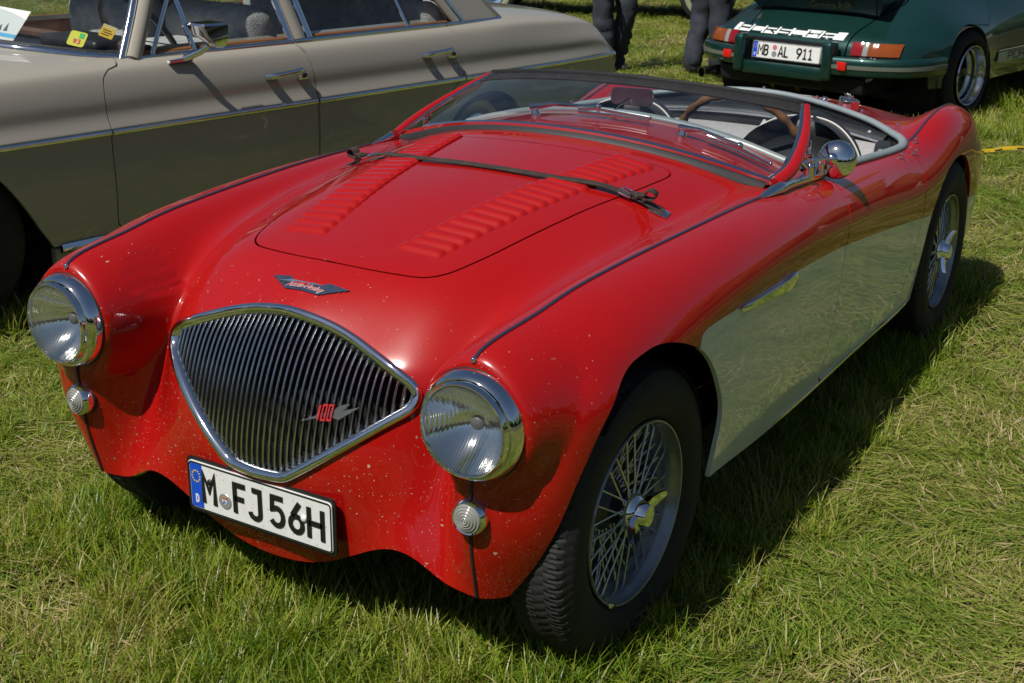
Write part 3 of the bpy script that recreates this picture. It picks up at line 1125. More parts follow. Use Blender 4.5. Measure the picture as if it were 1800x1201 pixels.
def nose_curve(y):
    """skin curve (points, normals) at lateral position y over the nose, from low to high"""
    s = -1 if y < 0 else 1
    y = abs(y)
    P, Nn = [], []
    for i in range(240):
        v = np.interp(y, _fp[i, :, 1], _fv)
        k = v / 3.2 * 89
        a = int(min(88, k))
        t = k - a
        P.append(_fp[i, a] * (1 - t) + _fp[i, a + 1] * t)
        Nn.append(_fn[i, a] * (1 - t) + _fn[i, a + 1] * t)
    P, Nn = np.array(P), np.array(Nn)
    P[:, 1] *= s
    Nn[:, 1] *= s
    return P, Nn


def nose_at(y, z):
    P, Nn = nose_curve(y)
    o = np.argsort(P[:, 2])
    return np.array([np.interp(z, P[o, 2], P[o, k]) for k in range(3)]), np.array([np.interp(z, P[o, 2], Nn[o, k]) for k in range(3)])


gs = [nose_at(y, z) for y, z in inset(GO, 0.0105)[::2]]
gp = np.array([p for p, n in gs])
gn = np.array([n / np.linalg.norm(n) for p, n in gs])
sec = [(-.012, -.012), (-.0125, .002), (-.010, .0085), (-.005, .0115), (.001, .0105), (.006, .006), (.0095, -.002), (.011, -.016), (.004, -.016)]
if np.cross(gp[1] - gp[0], gn[0]) @ (gp.mean(0) - gp[0]) < 0:
    sec = [(-a, b) for a, b in sec][::-1]
grille = make('grille', sweep(gp, sec, gn, closed=True), M_CHROME, roadster, sharp=60)
GI = inset(GO, 0.018)
N_SLAT = 43
for k in range(N_SLAT):
    y = -0.302 + 0.604 * k / (N_SLAT - 1)
    P, Nn = nose_curve(y)
    dd = sdf_poly(P[:, [1, 2]], GI)
    ok = dd > -0.004
    if ok.sum() < 4:
        continue
    P, Nn = P[ok], Nn[ok]
    Nn = Nn / np.linalg.norm(Nn, axis=1)[:, None]
    # straight, nearly upright bars that bend back at the top like the skin
    side = np.zeros_like(Nn)
    Nn[:, 1] *= 0.25
    Nn /= np.linalg.norm(Nn, axis=1)[:, None]
    P = P - Nn * 0.004
    idx = np.linspace(0, len(P) - 1, max(8, min(22, len(P) // 4))).astype(int)
    w = 0.0025
    bar = sweep(P[idx], [(-w, -.0075), (-w, -.001), (-w * .75, .0018), (0, .0030), (w * .75, .0018), (w, -.001), (w, -.0075)], Nn[idx])
    make('slat', bar, M_CHROME_DULL, grille, sharp=50)
make('radiator', box(.05, .62, .40, (-.05, 0, .47)), M_MATT, roadster, smooth=False)
make('nose_light_baffle', box(.42, .80, .012, (-.04, 0, .275), 0), M_MATT, roadster, smooth=False)  # unseen panel added to keep sun through the slats from striping the ground
# the 100 flash on the slats
bp, bn = nose_at(-.153, .500)
by = np.array((0.05, -1.0, 0.18))       # reads left to right for somebody facing the car
bz = bn / np.linalg.norm(bn)
BM = frame(bp + bz * .006, by, np.cross(bz, by))
fl = joinm([prism([(-.062, -.018), (-.024, -.0065), (.020, .006), (.034, .014), (.056, .018), (.040, .004), (.078, .012), (.030, -.013), (.006, -.007), (-.026, -.012)], .003)])
emblem = make('emblem', tm(fl, BM), M_ALU, roadster)
for ch, x in (('1', -.020), ('0', -.006), ('0', .0085)):
    g = (strokes([[(x + .006, -.0105), (x + .006, .0105)]], .0046, .0062)) if ch == '1' else strokes([[(x, -.0105), (x, .0105), (x + .0085, .0105), (x + .0085, -.0105), (x, -.0105)]], .0030, .0062)
    g = (g[0] + np.outer(g[0][:, 1], (0.35, 0.35, 0)), g[1])
    make('digit', tm(g, BM), M_REDENAMEL, emblem)

# ================================================================ lamps
M_LAMPGLASS = glass('fluted_lamp_glass', (0.93, 0.95, 0.94), 0.0)
_n, _l = M_LAMPGLASS.node_tree.nodes, M_LAMPGLASS.node_tree.links
_tc = _n.new('ShaderNodeTexCoord')
_wv = _n.new('ShaderNodeTexWave')
_wv.bands_direction = 'Y'
_wv.inputs['Scale'].default_value = 62
_wv.inputs['Distortion'].default_value = 0.6
_l.new(_tc.outputs['Object'], _wv.inputs['Vector'])
_bm = _n.new('ShaderNodeBump')
_bm.inputs['Strength'].default_value = 0.09
_bm.inputs['Distance'].default_value = 0.003
_l.new(_wv.outputs['Fac'], _bm.inputs['Height'])
for nd in _n:
    if nd.type == 'MAP_RANGE' and nd.inputs['To Max'].default_value < .1:
        nd.inputs['To Min'].default_value, nd.inputs['To Max'].default_value = .035, .09
    if nd.type in ('BSDF_GLOSSY', 'FRESNEL'):
        _l.new(_bm.outputs[0], nd.inputs['Normal'])
M_REFLECTOR = simple('lamp_reflector', (0.90, 0.91, 0.90), 0.07, 1.0)
_n, _l = M_REFLECTOR.node_tree.nodes, M_REFLECTOR.node_tree.links
_tc = _n.new('ShaderNodeTexCoord')
_wv = _n.new('ShaderNodeTexWave')
_wv.bands_direction = 'Y'
_wv.inputs['Scale'].default_value = 62
_l.new(_tc.outputs['Object'], _wv.inputs['Vector'])
_bm = _n.new('ShaderNodeBump')
_bm.inputs['Strength'].default_value = 0.06
_bm.inputs['Distance'].default_value = 0.004
_l.new(_wv.outputs['Fac'], _bm.inputs['Height'])
_l.new(_bm.outputs[0], _n['Principled BSDF'].inputs['Normal'])
for s in (-1, 1):
    HM = axis_frame((-.302, s * .508, .573), (-1, s * .02, .015))
    rim = [(.098, -.010), (.1015, .010), (.1022, .016), (.1015, .023), (.0985, .033), (.0945, .041), (.0915, .0435), (.0895, .0405), (.0880, .0430), (.0872, .0510), (.0850, .0555), (.0822, .0560), (.0805, .0530), (.0805, .040)]
    lamp = make('headlamp', tm(lathe(rim, 72), HM), M_CHROME, roadster, sharp=30)
    make('seal_ring', tm(lathe([(.101, .004), (.1040, .006), (.1048, .011), (.1035, .016), (.101, .016)], 64), HM), M_RUBBER, lamp)
    th = np.linspace(0, 1, 14)
    make('lens', tm(lathe([(max(1e-5, .0808 * t), .054 + .022 * (1 - t * t)) for t in th], 64), HM), M_LAMPGLASS, lamp)
    make('reflector', tm(lathe([(max(1e-5, .0800 * t), -.020 + .070 * t * t) for t in th], 64), HM), M_REFLECTOR, lamp)
    make('bulb_shield', tm(ball(.014, (0, 0, .004), 16, 10, (1, 1, .6)), HM), simple('frosted_shield', (.10, .10, .10), .45), lamp)
    SM = axis_frame((-.312, s * .501, .394), (-1, s * .06, .02))
    sl = make('side_lamp', tm(lathe([(.033, -.012), (.0355, -.002), (.0350, .008), (.0325, .016), (.0295, .020), (.0275, .019)], 40), SM), M_CHROME, roadster, sharp=30)
    th = np.linspace(0, 1, 40)
    make('lens', tm(lathe([(max(1e-5, .0280 * t), .019 + .010 * (1 - t * t) + .0010 * math.cos(t * 34)) for t in th], 40), SM), M_CLEARLENS, sl, sharp=80)
    make('gasket', tm(lathe([(.033, -.014), (.0378, -.010), (.0375, -.002), (.034, .000)], 36), SM), M_RUBBER, sl)


# ================================================================ beads, trim, badge
def skin_line(us, v, off=0.0, s=1):
    P, a, b = BODY.ev(us, np.full(len(us), v) if np.isscalar(v) else v, True)
    P[:, 0] += lamp_pad(P) * (-.316 - P[:, 0])
    n = np.cross(b, a)
    n /= np.linalg.norm(n, axis=1)[:, None]
    k = len(n) // 2
    if n[k, 2] < -0.01 or (abs(n[k, 2]) < 0.3 and n[k, 1] < 0 and n[k, 0] > 0):
        n = -n
    return (P + n * off) * (1, s, 1), n * (1, s, 1)


for s in (-1, 1):
    for u0, u1, mat in ((4.02, 9.06, M_BEAD), (12.05, 16.0, M_BEAD), (0.02, 2.42, M_RUBBER)):
        us = np.linspace(u0, u1, 90)
        p, n = skin_line(us, 5.0, 0.0, s)
        if mat is M_RUBBER:
            n = np.where((n[:, :1] > 0), -n, n)
        r = .0042 if mat is M_BEAD else .0035
        make('wing_bead', tube(p + n * .0008, r, 8, up=n, flat=(1, .9)), mat, roadster)
        if mat is M_BEAD and u0 > 4:
            pass
    for u in (4.02, 12.05):
        p, n = skin_line(np.array([u, u + .01, u + .02]), 5.0, .002, s)
        make('bead_tip', ball(.0058, p[0], 10, 8), M_CHROME, roadster)

PM = frame((-.318, 0, .279), (0, -1, 0), (0, 0, 1))
PM[:3, 2] = np.cross(PM[:3, 0], PM[:3, 1])
plate = number_plate(roadster, PM, .376, .109, [('M', -.149, .92), ('F', -.064, .98), ('J', -.024, 1.02), ('5', .0315, 1.12), ('6', .0800, 1.12), ('H', .1275, 1.22)], [(-.0895, -.016, M_SEAL, .0172)])
sh = [(-.006, .008), (.006, .008), (.006, -.002), (0, -.009), (-.006, -.002)]
make('crest', tm(tm(prism(sh[::-1], .0052), Matrix.Translation((-.0895, -.015, 0))), PM), M_DECALWHITE, plate)
make('crest_lozenge', tm(tm(joinm([prism([(-.005, -.003), (-.001, -.007), (.001, -.005), (-.003, -.001)], .0056), prism([(-.003, .001), (.002, -.004), (.004, -.002), (-.001, .003)], .0056)]), Matrix.Translation((-.0895, -.015, 0))), PM), M_PLATEBLUE, plate)
make('crest_top', tm(tm(prism([(-.006, .004), (.006, .004), (.006, .009), (-.006, .009)], .0056), Matrix.Translation((-.0895, -.015, 0))), PM), simple('crest_orange', (.45, .14, .03), .5), plate)
for x, y, mt in ((-.128, .016, M_PLATEBLACK), (.118, .004, M_PLATE)):
    make('plate_screw', tm(tm(ball(.0075, (0, 0, .004), 14, 8, (1, 1, .55)), Matrix.Translation((x, y, 0))), PM), mt, plate)

# winged badge on the nose
b0, bn = surf_at(xy=[(-.149, 0)])[0]
WX = np.array((0, -1.0, 0))
WM = frame(b0, WX, np.cross(bn, WX))
half = [(0, .0095), (.040, .0105), (.047, .0195), (.097, .0210), (.090, .0150), (.085, .0145), (.080, .0085), (.075, .008), (.070, .0025), (.066, .002), (.060, -.0035), (.056, -.004), (.050, -.0100), (.046, -.0105), (.043, -.0140), (0, -.0145)]
wing = half + [(-x, y) for x, y in half[-2:0:-1]]
wing = wing[::-1]


def drape(m, M):
    """bend a flat shape in frame M on to the bonnet skin"""
    v = tm(m, M)[0]
    sk_ = surf_at(xy=v[:, :2])
    return np.array([p + n * l[2] for (p, n), l in zip(sk_, arr(m[0]))]), m[1]


badge = make('winged_badge', drape(prism(wing, .0032), WM), M_CHROME, roadster, smooth=False)
for k in range(4):
    yy = .0165 - .0068 * k
    for sx in (-1, 1):
        make('feather', drape(strokes([[(sx * (.050 - .001 * k), yy), (sx * (.089 - .0105 * k), yy + .0005)]], .0018, .0042), WM), M_CHROME_DULL, badge, smooth=False)
cu = bpy.data.curves.new('script', 'FONT')
cu.body = 'Austin-Healey'
cu.size = .0185
cu.shear = 0.55
cu.space_character = 0.92
cu.align_x = 'CENTER'
cu.resolution_u = 2
tmp = bpy.data.objects.new('script', cu)
me = bpy.data.meshes.new_from_object(tmp)
sv = np.array([v.co[:] for v in me.vertices])
sf = [tuple(p.vertices) for p in me.polygons]
bpy.data.objects.remove(tmp)
bpy.data.meshes.remove(me)
sv = np.c_[sv[:, 0] * .92, sv[:, 1] - .0075, np.full(len(sv), .0040)]
make('script', drape((sv, sf), WM), M_REDENAMEL, badge, smooth=False)
make('script_edge', drape((sv + (0.0006, -0.0006, -.0003), sf), WM), M_DECALWHITE, badge, smooth=False)

# ---------------------------------------------------------------- bonnet louvres
LW, LC, LH = .056, .0305, .0088
gu = np.linspace(-1, 1, 19)
gt = np.array((0, .14, .28, .42, .54, .64, .82, 1.0))
L = np.zeros((19, 9, 3))
for a, s in enumerate(gu):
    e = max(0.0, 1 - abs(s) ** 7) ** 0.5
    for b, t in enumerate(gt):
        k_ = min(1.0, t / .62)
        L[a, b] = (LC * (t - .5), LW * s * (1 if b else .985), LH * e * k_ * k_ * (3 - 2 * k_) - .0004)
    L[a, 8] = (LC * .5 + .0015, LW * s, -.003)
lv, lf = grid_mesh(L)
louvre_src = None
for s in (-1, 1):
    for k in range(21):
        x = .034 + .0352 * k
        ya = .091 + .188 * (x - .02)
        yb = .2035 + .172 * (x - .02)
        p, n = surf_at(xy=[(x, s * (ya + yb) / 2)])[0]
        pa = surf_at(xy=[(x, s * yb)])[0][0]
        ydir = (pa - p) * s
        M = frame(p, np.cross(ydir, n), ydir)
        Z = np.cross(M[:3, 0], M[:3, 1])
        if Z @ n < 0:
            M[:3, 0] *= -1
            M[:3, 2] = np.cross(M[:3, 0], M[:3, 1])
        if louvre_src is None:
            f = lf if np.cross(lv[lf[60][1]] - lv[lf[60][0]], lv[lf[60][2]] - lv[lf[60][0]])[2] > 0 else [q[::-1] for q in lf]
            louvre_src = make('louvre', (lv, f), M_RED, bonnet, sharp=50)
            louvre_src.matrix_local = Matrix(M.tolist())
        else:
            instance(louvre_src, 'louvre', bonnet, M)

# ---------------------------------------------------------------- strap over the bonnet
ys = np.linspace(-.425, .425, 60)
xs = .492 + .048 * (np.abs(ys) / .36) ** 2.2
sk = surf_at(xy=list(zip(xs, ys)))
sp = np.array([p for p, n in sk])
sn = np.array([n for p, n in sk])
lift = np.interp(np.abs(ys), [0, .20, .30, .36, .40, .43], [.0035, .006, .011, .0075, .0055, .003])
band = [(-.0115, 0), (-.0115, .0028), (-.010, .0036), (.010, .0036), (.0115, .0028), (.0115, 0)]
strap = make('bonnet_strap', sweep(sp + sn * lift[:, None], band, sn), M_STRAP, roadster, sharp=35)
for s in (-1, 1):
    p, n = surf_at(xy=[(.541, s * .360)])[0]
    t = surf_at(xy=[(.555, s * .44)])[0][0] - p
    BK = frame(p + n * .011, t, np.cross(n, t))
    rr = [(px, py, 0) for px, py in rounded_rect(.030, .036, .005, 4)]
    make('buckle', tm(joinm([tube(rr, .0024, 8, closed=True), tube([(-.015, 0, .001), (.012, 0, .003)], .0018, 6)]), BK), M_CHROME, strap)
    kp = [(.016, 0, .002), (.030, 0, .004), (.044, 0, .004)]
    make('keeper', tm(joinm([box(.011, .027, .012, (.027, 0, .0045), .003), box(.009, .026, .012, (.046, 0, .0045), .003)]), BK), M_STRAP, strap)
    lp = spline([(.010, 0, .005), (.030, 0, .007), (.050, 0, .008), (.066, 0, .016), (.066, 0, .028), (.054, 0, .032), (.044, 0, .026), (.042, 0, .014), (.030, 0, .010)], n=26)
    make('loop', tm(sweep(lp, [(-.0105, -.0014), (.0105, -.0014), (.0105, .0014), (-.0105, .0014)], np.array([(0, 1.0, 0)] * 26)[:, [0, 2, 1]] + 1e-3), BK), M_STRAP, strap)
    make('tongue', tm(sweep([(.0, 0, -.002), (.04, 0, -.003), (.075, 0, -.006), (.098, 0, -.0085)], band, (0, 0, 1)), BK), M_STRAP, strap)
    q, m = surf_at(xy=[(.555, s * .437)])[0]
    AP = frame(q + m * .001, t, np.cross(m, t))
    an = make('anchor_plate', tm(box(.046, .036, .0035, (.002, 0, .0020), .0012), AP), M_CHROME, strap)
    make('rivet', tm(joinm([ball(.0032, (-.007, -.004, .0035), 10, 6, (1, 1, .5)), ball(.0032, (.008, .005, .0035), 10, 6, (1, 1, .5))]), AP), M_CHROME_DULL, strap)

# ---------------------------------------------------------------- side flash and sill strip
for s in (-1, 1):
    fx = spline([(.395, .623), (.52, .6225), (.65, .6185), (.757, .6145), (.752, .600), (.728, .587), (.62, .595), (.50, .607), (.40, .617)], n=44, closed=True)
    fk = surf_at(xz=fx)
    fp = np.array([p for p, n in fk]) * (1, s, 1)
    fn = np.array([n for p, n in fk]) * (1, s, 1)
    n_ = len(fx)
    top = fp + fn * .006
    top_in = fp * .82 + fp.mean(0) * .18 + fn * .010
    V = np.r_[fp, top, top_in]
    F = []
    for i in range(n_):
        j = (i + 1) % n_
        F += [(i, j, n_ + j, n_ + i), (n_ + i, n_ + j, 2 * n_ + j, 2 * n_ + i)]
    F.append(tuple(2 * n_ + i for i in range(n_)))
    make('side_flash', (V, F if s > 0 else [q[::-1] for q in F]), M_CHROME, roadster, sharp=30)
    us = np.linspace(8.75, 12.0, 60)
    p, n = skin_line(us, 11.0, .001, s)
    p[:, 2] += .010
    make('sill_strip', sweep(p, [(-.004, -.001), (.004, -.001), (.004, .004), (-.004, .004)], np.tile((0, s, 0), (60, 1))), M_CHROME_DULL, roadster)

# ---------------------------------------------------------------- grey padded cockpit rim
ck = surf_at(xy=COCKPIT[::2])
cp = np.array([p for p, n in ck])
cn = np.array([n for p, n in ck])
make('cockpit_rim', tube(cp - cn * .002 + np.c_[np.zeros((len(cp), 2)), np.full(len(cp), .004)], np.full(len(cp), .0145), 12, closed=True, up=cn, flat=(1.0, .75)), M_GREYTRIM, roadster)
# studs and turn buttons round the rear of the cockpit
for x, y in ((1.878, -.628), (1.992, -.640), (2.083, -.618), (2.20, -.53), (2.29, -.38), (2.35, -.2), (2.37, 0), (1.878, .628), (2.083, .618), (2.20, .53), (2.29, .38), (2.35, .2)):
    p, n = surf_at(xy=[(x, y)])[0]
    make('tonneau_stud', tm(lathe([(.0075, 0), (.0075, .003), (.0045, .005), (.004, .011), (.006, .014), (.0045, .018), (1e-5, .019)], 12), axis_frame(p, n)), M_CHROME, roadster)
# fuel filler on the tail
p, n = surf_at(xy=[(2.395, -.30)])[0]
cap = make('fuel_filler', tm(lathe([(.034, -.005), (.036, .010), (.036, .030), (.030, .036), (1e-5, .038)], 28), axis_frame(p, n)), M_CHROME, roadster)
make('filler_lever', tm(joinm([box(.055, .018, .006, (.02, 0, .042), .002), lathe([(.008, .035), (.008, .046)], 10, cap1=True)]), axis_frame(p, n)), M_CHROME, cap)
p, n = surf_at(xy=[(2.33, -.235)])[0]
make('tail_catch', tm(joinm([lathe([(.014, 0), (.014, .012), (.008, .02), (1e-5, .021)], 16), box(.03, .01, .006, (0, 0, .02), .002)]), axis_frame(p, n)), M_CHROME, roadster)
for s in (-1, 1):
    p, n = surf_at(xz=[(1.90, .60)])[0]
# ================================================================ windscreen, folded well back
def base_pt(y, dx=0.0, dz=0.0):
    k = abs(y) / .56
    return np.array((.842 + .103 * k ** 2 + dx, y, .866 - .090 * k ** 2.1 + dz))


def top_pt(y):
    k = abs(y) / .504
    return np.array((1.232 + .096 * k ** 2, y, .944 - .041 * k ** 2))


ws = bpy.data.objects.new('windscreen', None)
yb = np.linspace(-.556, .556, 61)
PILL = {}
for s in (-1, 1):
    PILL[s] = spline([(.936, s * .571, .772), (1.02, s * .580, .793), (1.102, s * .572, .821), (1.214, s * .546, .860), (1.331, s * .504, .904)], n=40)
Gl = np.zeros((61, 16, 3))
for i, y in enumerate(yb):
    for j, t in enumerate(np.linspace(0, 1, 16)):
        e = np.interp(t, np.linspace(0, 1, 40), np.abs(PILL[1][:, 1])) - .012
        yy = y / .556 * e
        b, tp = base_pt(y / .556 * .556), top_pt(y / .556 * .492)
        p = b * (1 - t) + tp * t
        q = PILL[1][min(39, int(t * 39))]
        k = abs(y / .556)
        p[1] = yy
        p[2] += .006 * math.sin(math.pi * t) * (1 - k ** 4)
        Gl[i, j] = p * (1 - k ** 10) + np.array((q[0], math.copysign(e, y), q[2])) * k ** 10
windscreen = make('windscreen', grid_mesh(Gl), M_GLASS, roadster)
low = np.array([base_pt(y) for y in yb])
upv = Gl[:, 1] - Gl[:, 0]
make('lower_rail', sweep(low - upv / np.linalg.norm(upv, axis=1)[:, None] * .004, [(-.006, -.007), (.007, -.007), (.007, .006), (.003, .009), (-.003, .009), (-.006, .006)], upv), M_CHROME, windscreen)
# rubber apron between rail and scuttle
ap = []
for y in yb:
    b = base_pt(y, -.004, -.005)
    q = surf_at(xy=[(b[0] - .016 - .006 * abs(y), y * .985)])[0][0]
    b2 = base_pt(y, .010, -.006)
    q2 = surf_at(xy=[(b2[0] + .012, y * .985)])[0][0]
    ap.append([q + (0, 0, .0005), q * .55 + b * .45 + (-.002, 0, .003), b, b2, q2 - (0, 0, .003)])
make('screen_apron', grid_mesh(np.array(ap)), M_WSRUBBER, windscreen)
tp = Gl[:, -1] + (.003, 0, .002)
make('header_seal', sweep(tp, [(-.006, -.004), (-.006, .009), (-.004, .0125), (.004, .0125), (.006, .009), (.006, -.004)], np.tile((-.15, 0, 1), (61, 1))), M_RUBBER, windscreen)
# rubber band along the top edge of the glass
dn = Gl[:, -2] - Gl[:, -1]
dn /= np.linalg.norm(dn, axis=1)[:, None]
nn = np.cross(np.gradient(Gl[:, -1], axis=0), dn)
nn /= np.linalg.norm(nn, axis=1)[:, None]
nn *= np.where(nn[:, 2:] < 0, -1, 1)
bd = np.stack([Gl[:, -1] + nn * .004, Gl[:, -1] + dn * .012 + nn * .006, Gl[:, -1] + dn * .034 + nn * .005, Gl[:, -1] + dn * .046 + nn * .0015, Gl[:, -1] + dn * .046 - nn * .003], 1)
make('header_band', grid_mesh(bd), M_RUBBER, windscreen)
st = []
rs = random.Random(4)
for i in range(46):
    k = rs.uniform(2, 58)
    i_ = int(k)
    p = Gl[i_, -1] * (1 - k % 1) + Gl[i_ + 1, -1] * (k % 1)
    st.append(ball(rs.choice((.0009, .0012, .0016)), p + dn[i_] * rs.choice((.012, .022, .032)) + nn[i_] * .006, 8, 6))
make('seal_beads', joinm(st), M_CHROME, windscreen)
for s in (-1, 1):
    pp = PILL[s]
    rad = np.interp(np.linspace(0, 1, 40), [0, .1, .5, 1], [.0165, .0175, .014, .0095])
    upn = np.tile((-.35, s * .3, 1.0), (40, 1))
    make('screen_pillar', tube(pp, rad, 14, up=upn, flat=(1, .8)), M_RED, windscreen)
    make('pillar_rail', tube(pp - np.outer(rad * 1.05, (0, s, 0)) + (0, 0, .002), .0085, 10, up=upn, flat=(1, .7)), M_CHROME, windscreen)
    # chrome foot on the wing
    us = np.linspace(8.95, 10.25, 24)
    fp, fn = skin_line(us, 5.0, 0, s)
    w = np.interp(us, [8.95, 9.12, 9.35, 9.6, 9.9, 10.25], [.003, .013, .018, .011, .009, .008])
    h = np.interp(us, [8.95, 9.12, 9.35, 9.6, 9.9, 10.25], [.002, .008, .020, .018, .016, .010])
    foot = make('pillar_foot', tube(fp + fn * (h * .55)[:, None], 1.0, 14, up=fn, flat=(1, 1)), M_CHROME, windscreen)
    V = np.empty((24, 14, 3))
    th = np.arange(14) * 2 * math.pi / 14
    Bv = np.cross(np.gradient(fp, axis=0), fn)
    Bv /= np.linalg.norm(Bv, axis=1)[:, None]
    for i in range(24):
        V[i] = fp[i] + fn[i] * h[i] * .5 + np.outer(np.cos(th) * w[i], Bv[i]) + np.outer(np.sin(th) * h[i] * .75, fn[i])
    foot.data.vertices.foreach_set('co', V.reshape(-1))
    foot.data.update()
    kx = fp[17] + fn[17] * .026
    make('screen_clamp', joinm([tube([kx + (0, 0, -.01), kx + (.0, 0, .012)], .011, 14), ball(.012, kx + (0, 0, .016), 12, 8), tube([kx + (0, 0, .006), PILL[s][14] + (.02, -s * .004, -.010)], .0065, 8), ball(.009, PILL[s][14] + (.02, -s * .004, -.008), 10, 8)]), M_CHROME, windscreen)
    make('pillar_stud', joinm([ball(.006, PILL[s][30] + (.012, s * .004, .004), 10, 8), tube([PILL[s][30], PILL[s][30] + (.012, s * .004, .004)], .003, 8)]), M_CHROME, windscreen)

# exterior mirror on the driver's side: domed chrome back towards the camera
mc = np.array((1.262, -.620, .784))
MM = axis_frame(mc, (-.97, -.12, .16))
th = np.linspace(0, 1, 20)
mirror = make('wing_mirror', tm(lathe([(max(1e-5, .0505 * math.sin(t * math.pi / 2)), .034 * math.cos(t * math.pi / 2)) for t in th] + [(.0515, -.004), (.0500, -.007), (.0480, -.006)], 48), MM), M_CHROME, roadster, sharp=50)
make('mirror_glass', tm(lathe([(1e-5, -.0045), (.048, -.0065)], 40), MM), M_CHROME, mirror)
ma = mc + np.array((-.036, .012, .008))
make('mirror_arm', joinm([tm(lathe([(.017, 0), (.015, .010), (.009, .016), (1e-5, .017)], 20), axis_frame(mc + (-.030, .004, .006), (-.97, .1, .16))), tube([ma, ma + (-.030, .026, -.002), ma + (-.045, .050, -.010), (1.152, -.566, .768)], .0058, 10), tube([ma + (-.02, .02, .0), (1.165, -.590, .746)], .005, 8), ball(.011, ma + (-.036, .030, -.004), 12, 8), box(.006, .05, .012, ma + (-.04, .052, .008), .002), box(.014, .006, .060, ma + (-.018, .046, .014), .002), tube([ma + (-.012, .012, -.014), ma + (-.012, .012, -.038)], .0075, 12), ball(.0085, ma + (-.012, .012, -.040), 10, 8)]), M_CHROME, mirror)

# wipers parked on the scuttle behind the glass
for py, y1, ya, yb_ in ((.182, -.012, .045, -.160), (-.262, -.415, -.330, -.500)):
    p, n = surf_at(xy=[(1.065, py)])[0]
    wp = make('wiper', tm(joinm([lathe([(.013, 0), (.013, .006), (.009, .012), (.009, .022), (.006, .027), (1e-5, .028)], 18)]), axis_frame(p, n)), M_CHROME, roadster)
    a0 = p + n * .022
    e, en = surf_at(xy=[(1.065, y1)])[0]
    a1 = e + en * .030
    make('wiper_arm', joinm([tube([a0 + (0, .012, 0), a0, a0 * .7 + a1 * .3 + (0, 0, .008), a1], [.0125, .0115, .0075, .0055], 10, flat=(1, .8)), ball(.010, a1, 12, 8)]), M_CHROME, wp)
    q0, m0 = surf_at(xy=[(1.060, ya)])[0]
    q1, m1 = surf_at(xy=[(1.075, yb_)])[0]
    make('wiper_blade', joinm([tube([q0 + m0 * .022, a1 - (0, 0, .004), q1 + m1 * .022], .0050, 8, flat=(.8, 1)), tube([q0 + m0 * .014, (q0 + q1) / 2 + m0 * .017, q1 + m1 * .014], .0035, 6, flat=(.7, 1.6)), ball(.0055, q1 + m1 * .022, 10, 6)]), M_CHROME_DULL, wp)
# rear-view mirror
imr = make('rear_view_mirror', tm(prism(rounded_rect(.125, .048, .014), .012, -.006, .002), frame((1.235, -.030, .897), (0.05, -1, 0.02), (.1, 0, 1))), M_CHROME_DULL, roadster)
make('mirror_stalk', joinm([tube([(1.14, -.012, .858), (1.18, -.018, .880), (1.237, -.028, .895)], .0032, 8), ball(.007, (1.238, -.028, .896), 10, 8)]), M_CHROME, imr)

# ================================================================ cockpit
TUB = COCKPIT[::3]
inn = inset(TUB, .004)
zt = np.array([p[2] for p, n in surf_at(xy=TUB)]) - .006
rings = [np.c_[inn, zt], np.c_[inset(TUB, .010), zt - .12], np.c_[inset(TUB, .012), np.full(len(TUB), .30)], np.c_[inset(TUB, .03), np.full(len(TUB), .27)]]
V = np.concatenate(rings)
n_ = len(TUB)
F = []
for r in range(3):
    for i in range(n_):
        j = (i + 1) % n_
        F.append((r * n_ + i, (r + 1) * n_ + i, (r + 1) * n_ + j, r * n_ + j))
F.append(tuple(3 * n_ + i for i in range(n_)))
tub = make('cockpit_tub', (V, F), M_LEATHER, roadster)
make('rear_shelf', box(.36, 1.06, .03, (2.03, 0, .668), .008), M_CARPET, roadster)
make('rear_carpet', tm(box(.03, 1.10, .30, (0, 0, 0), .01), Matrix.Translation((1.95, 0, .52)) @ Matrix.Rotation(math.radians(-12), 4, 'Y')), M_CARPET, roadster)
hood = spline([(2.13, -.52, .672), (2.175, -.36, .690), (2.205, -.18, .702), (2.21, 0, .706), (2.205, .18, .702), (2.175, .36, .690), (2.13, .52, .672)], n=30)
make('folded_hood', tube(hood, .040, 14, flat=(1, .95)), M_LEATHER, roadster)
make('hood_frame', joinm([tube(hood + (-.045, 0, .018), .006, 8), tube([(2.10, -.555, .60), (2.11, -.56, .69)], .006, 8), tube([(2.10, .555, .60), (2.11, .56, .69)], .006, 8), box(.012, .012, .05, (2.04, -.565, .665), .003), box(.012, .012, .05, (2.04, .565, .665), .003)]), M_CHROME_DULL, roadster)
for y in (-.46, -.10, .30):
    make('hood_bracket', tm(prism([(-.020, -.012), (.020, -.012), (.003, .016), (-.003, .016)], .003, 0), frame((2.130, y, .700), (0, -1, 0), (-.1, 0, 1))), M_DECALWHITE, roadster)
make('side_pocket', tm(box(.15, .055, .13, (0, 0, 0), .018, 3), Matrix.Translation((1.985, -.548, .640)) @ Matrix.Rotation(.25, 4, 'Z')), M_LEATHER, roadster)
make('dashboard', box(.05, .84, .15, (1.215, 0, .725), .02, 3), M_RED, roadster)
dr = spline([(1.205, -.50, .774), (1.195, -.38, .808), (1.183, -.19, .836), (1.178, 0, .846), (1.183, .19, .836), (1.195, .38, .808), (1.205, .50, .774)], n=50)
make('dash_roll', tube(dr, .013, 10), simple('silver_dash_trim', (.42, .43, .43), .4, .3), roadster)
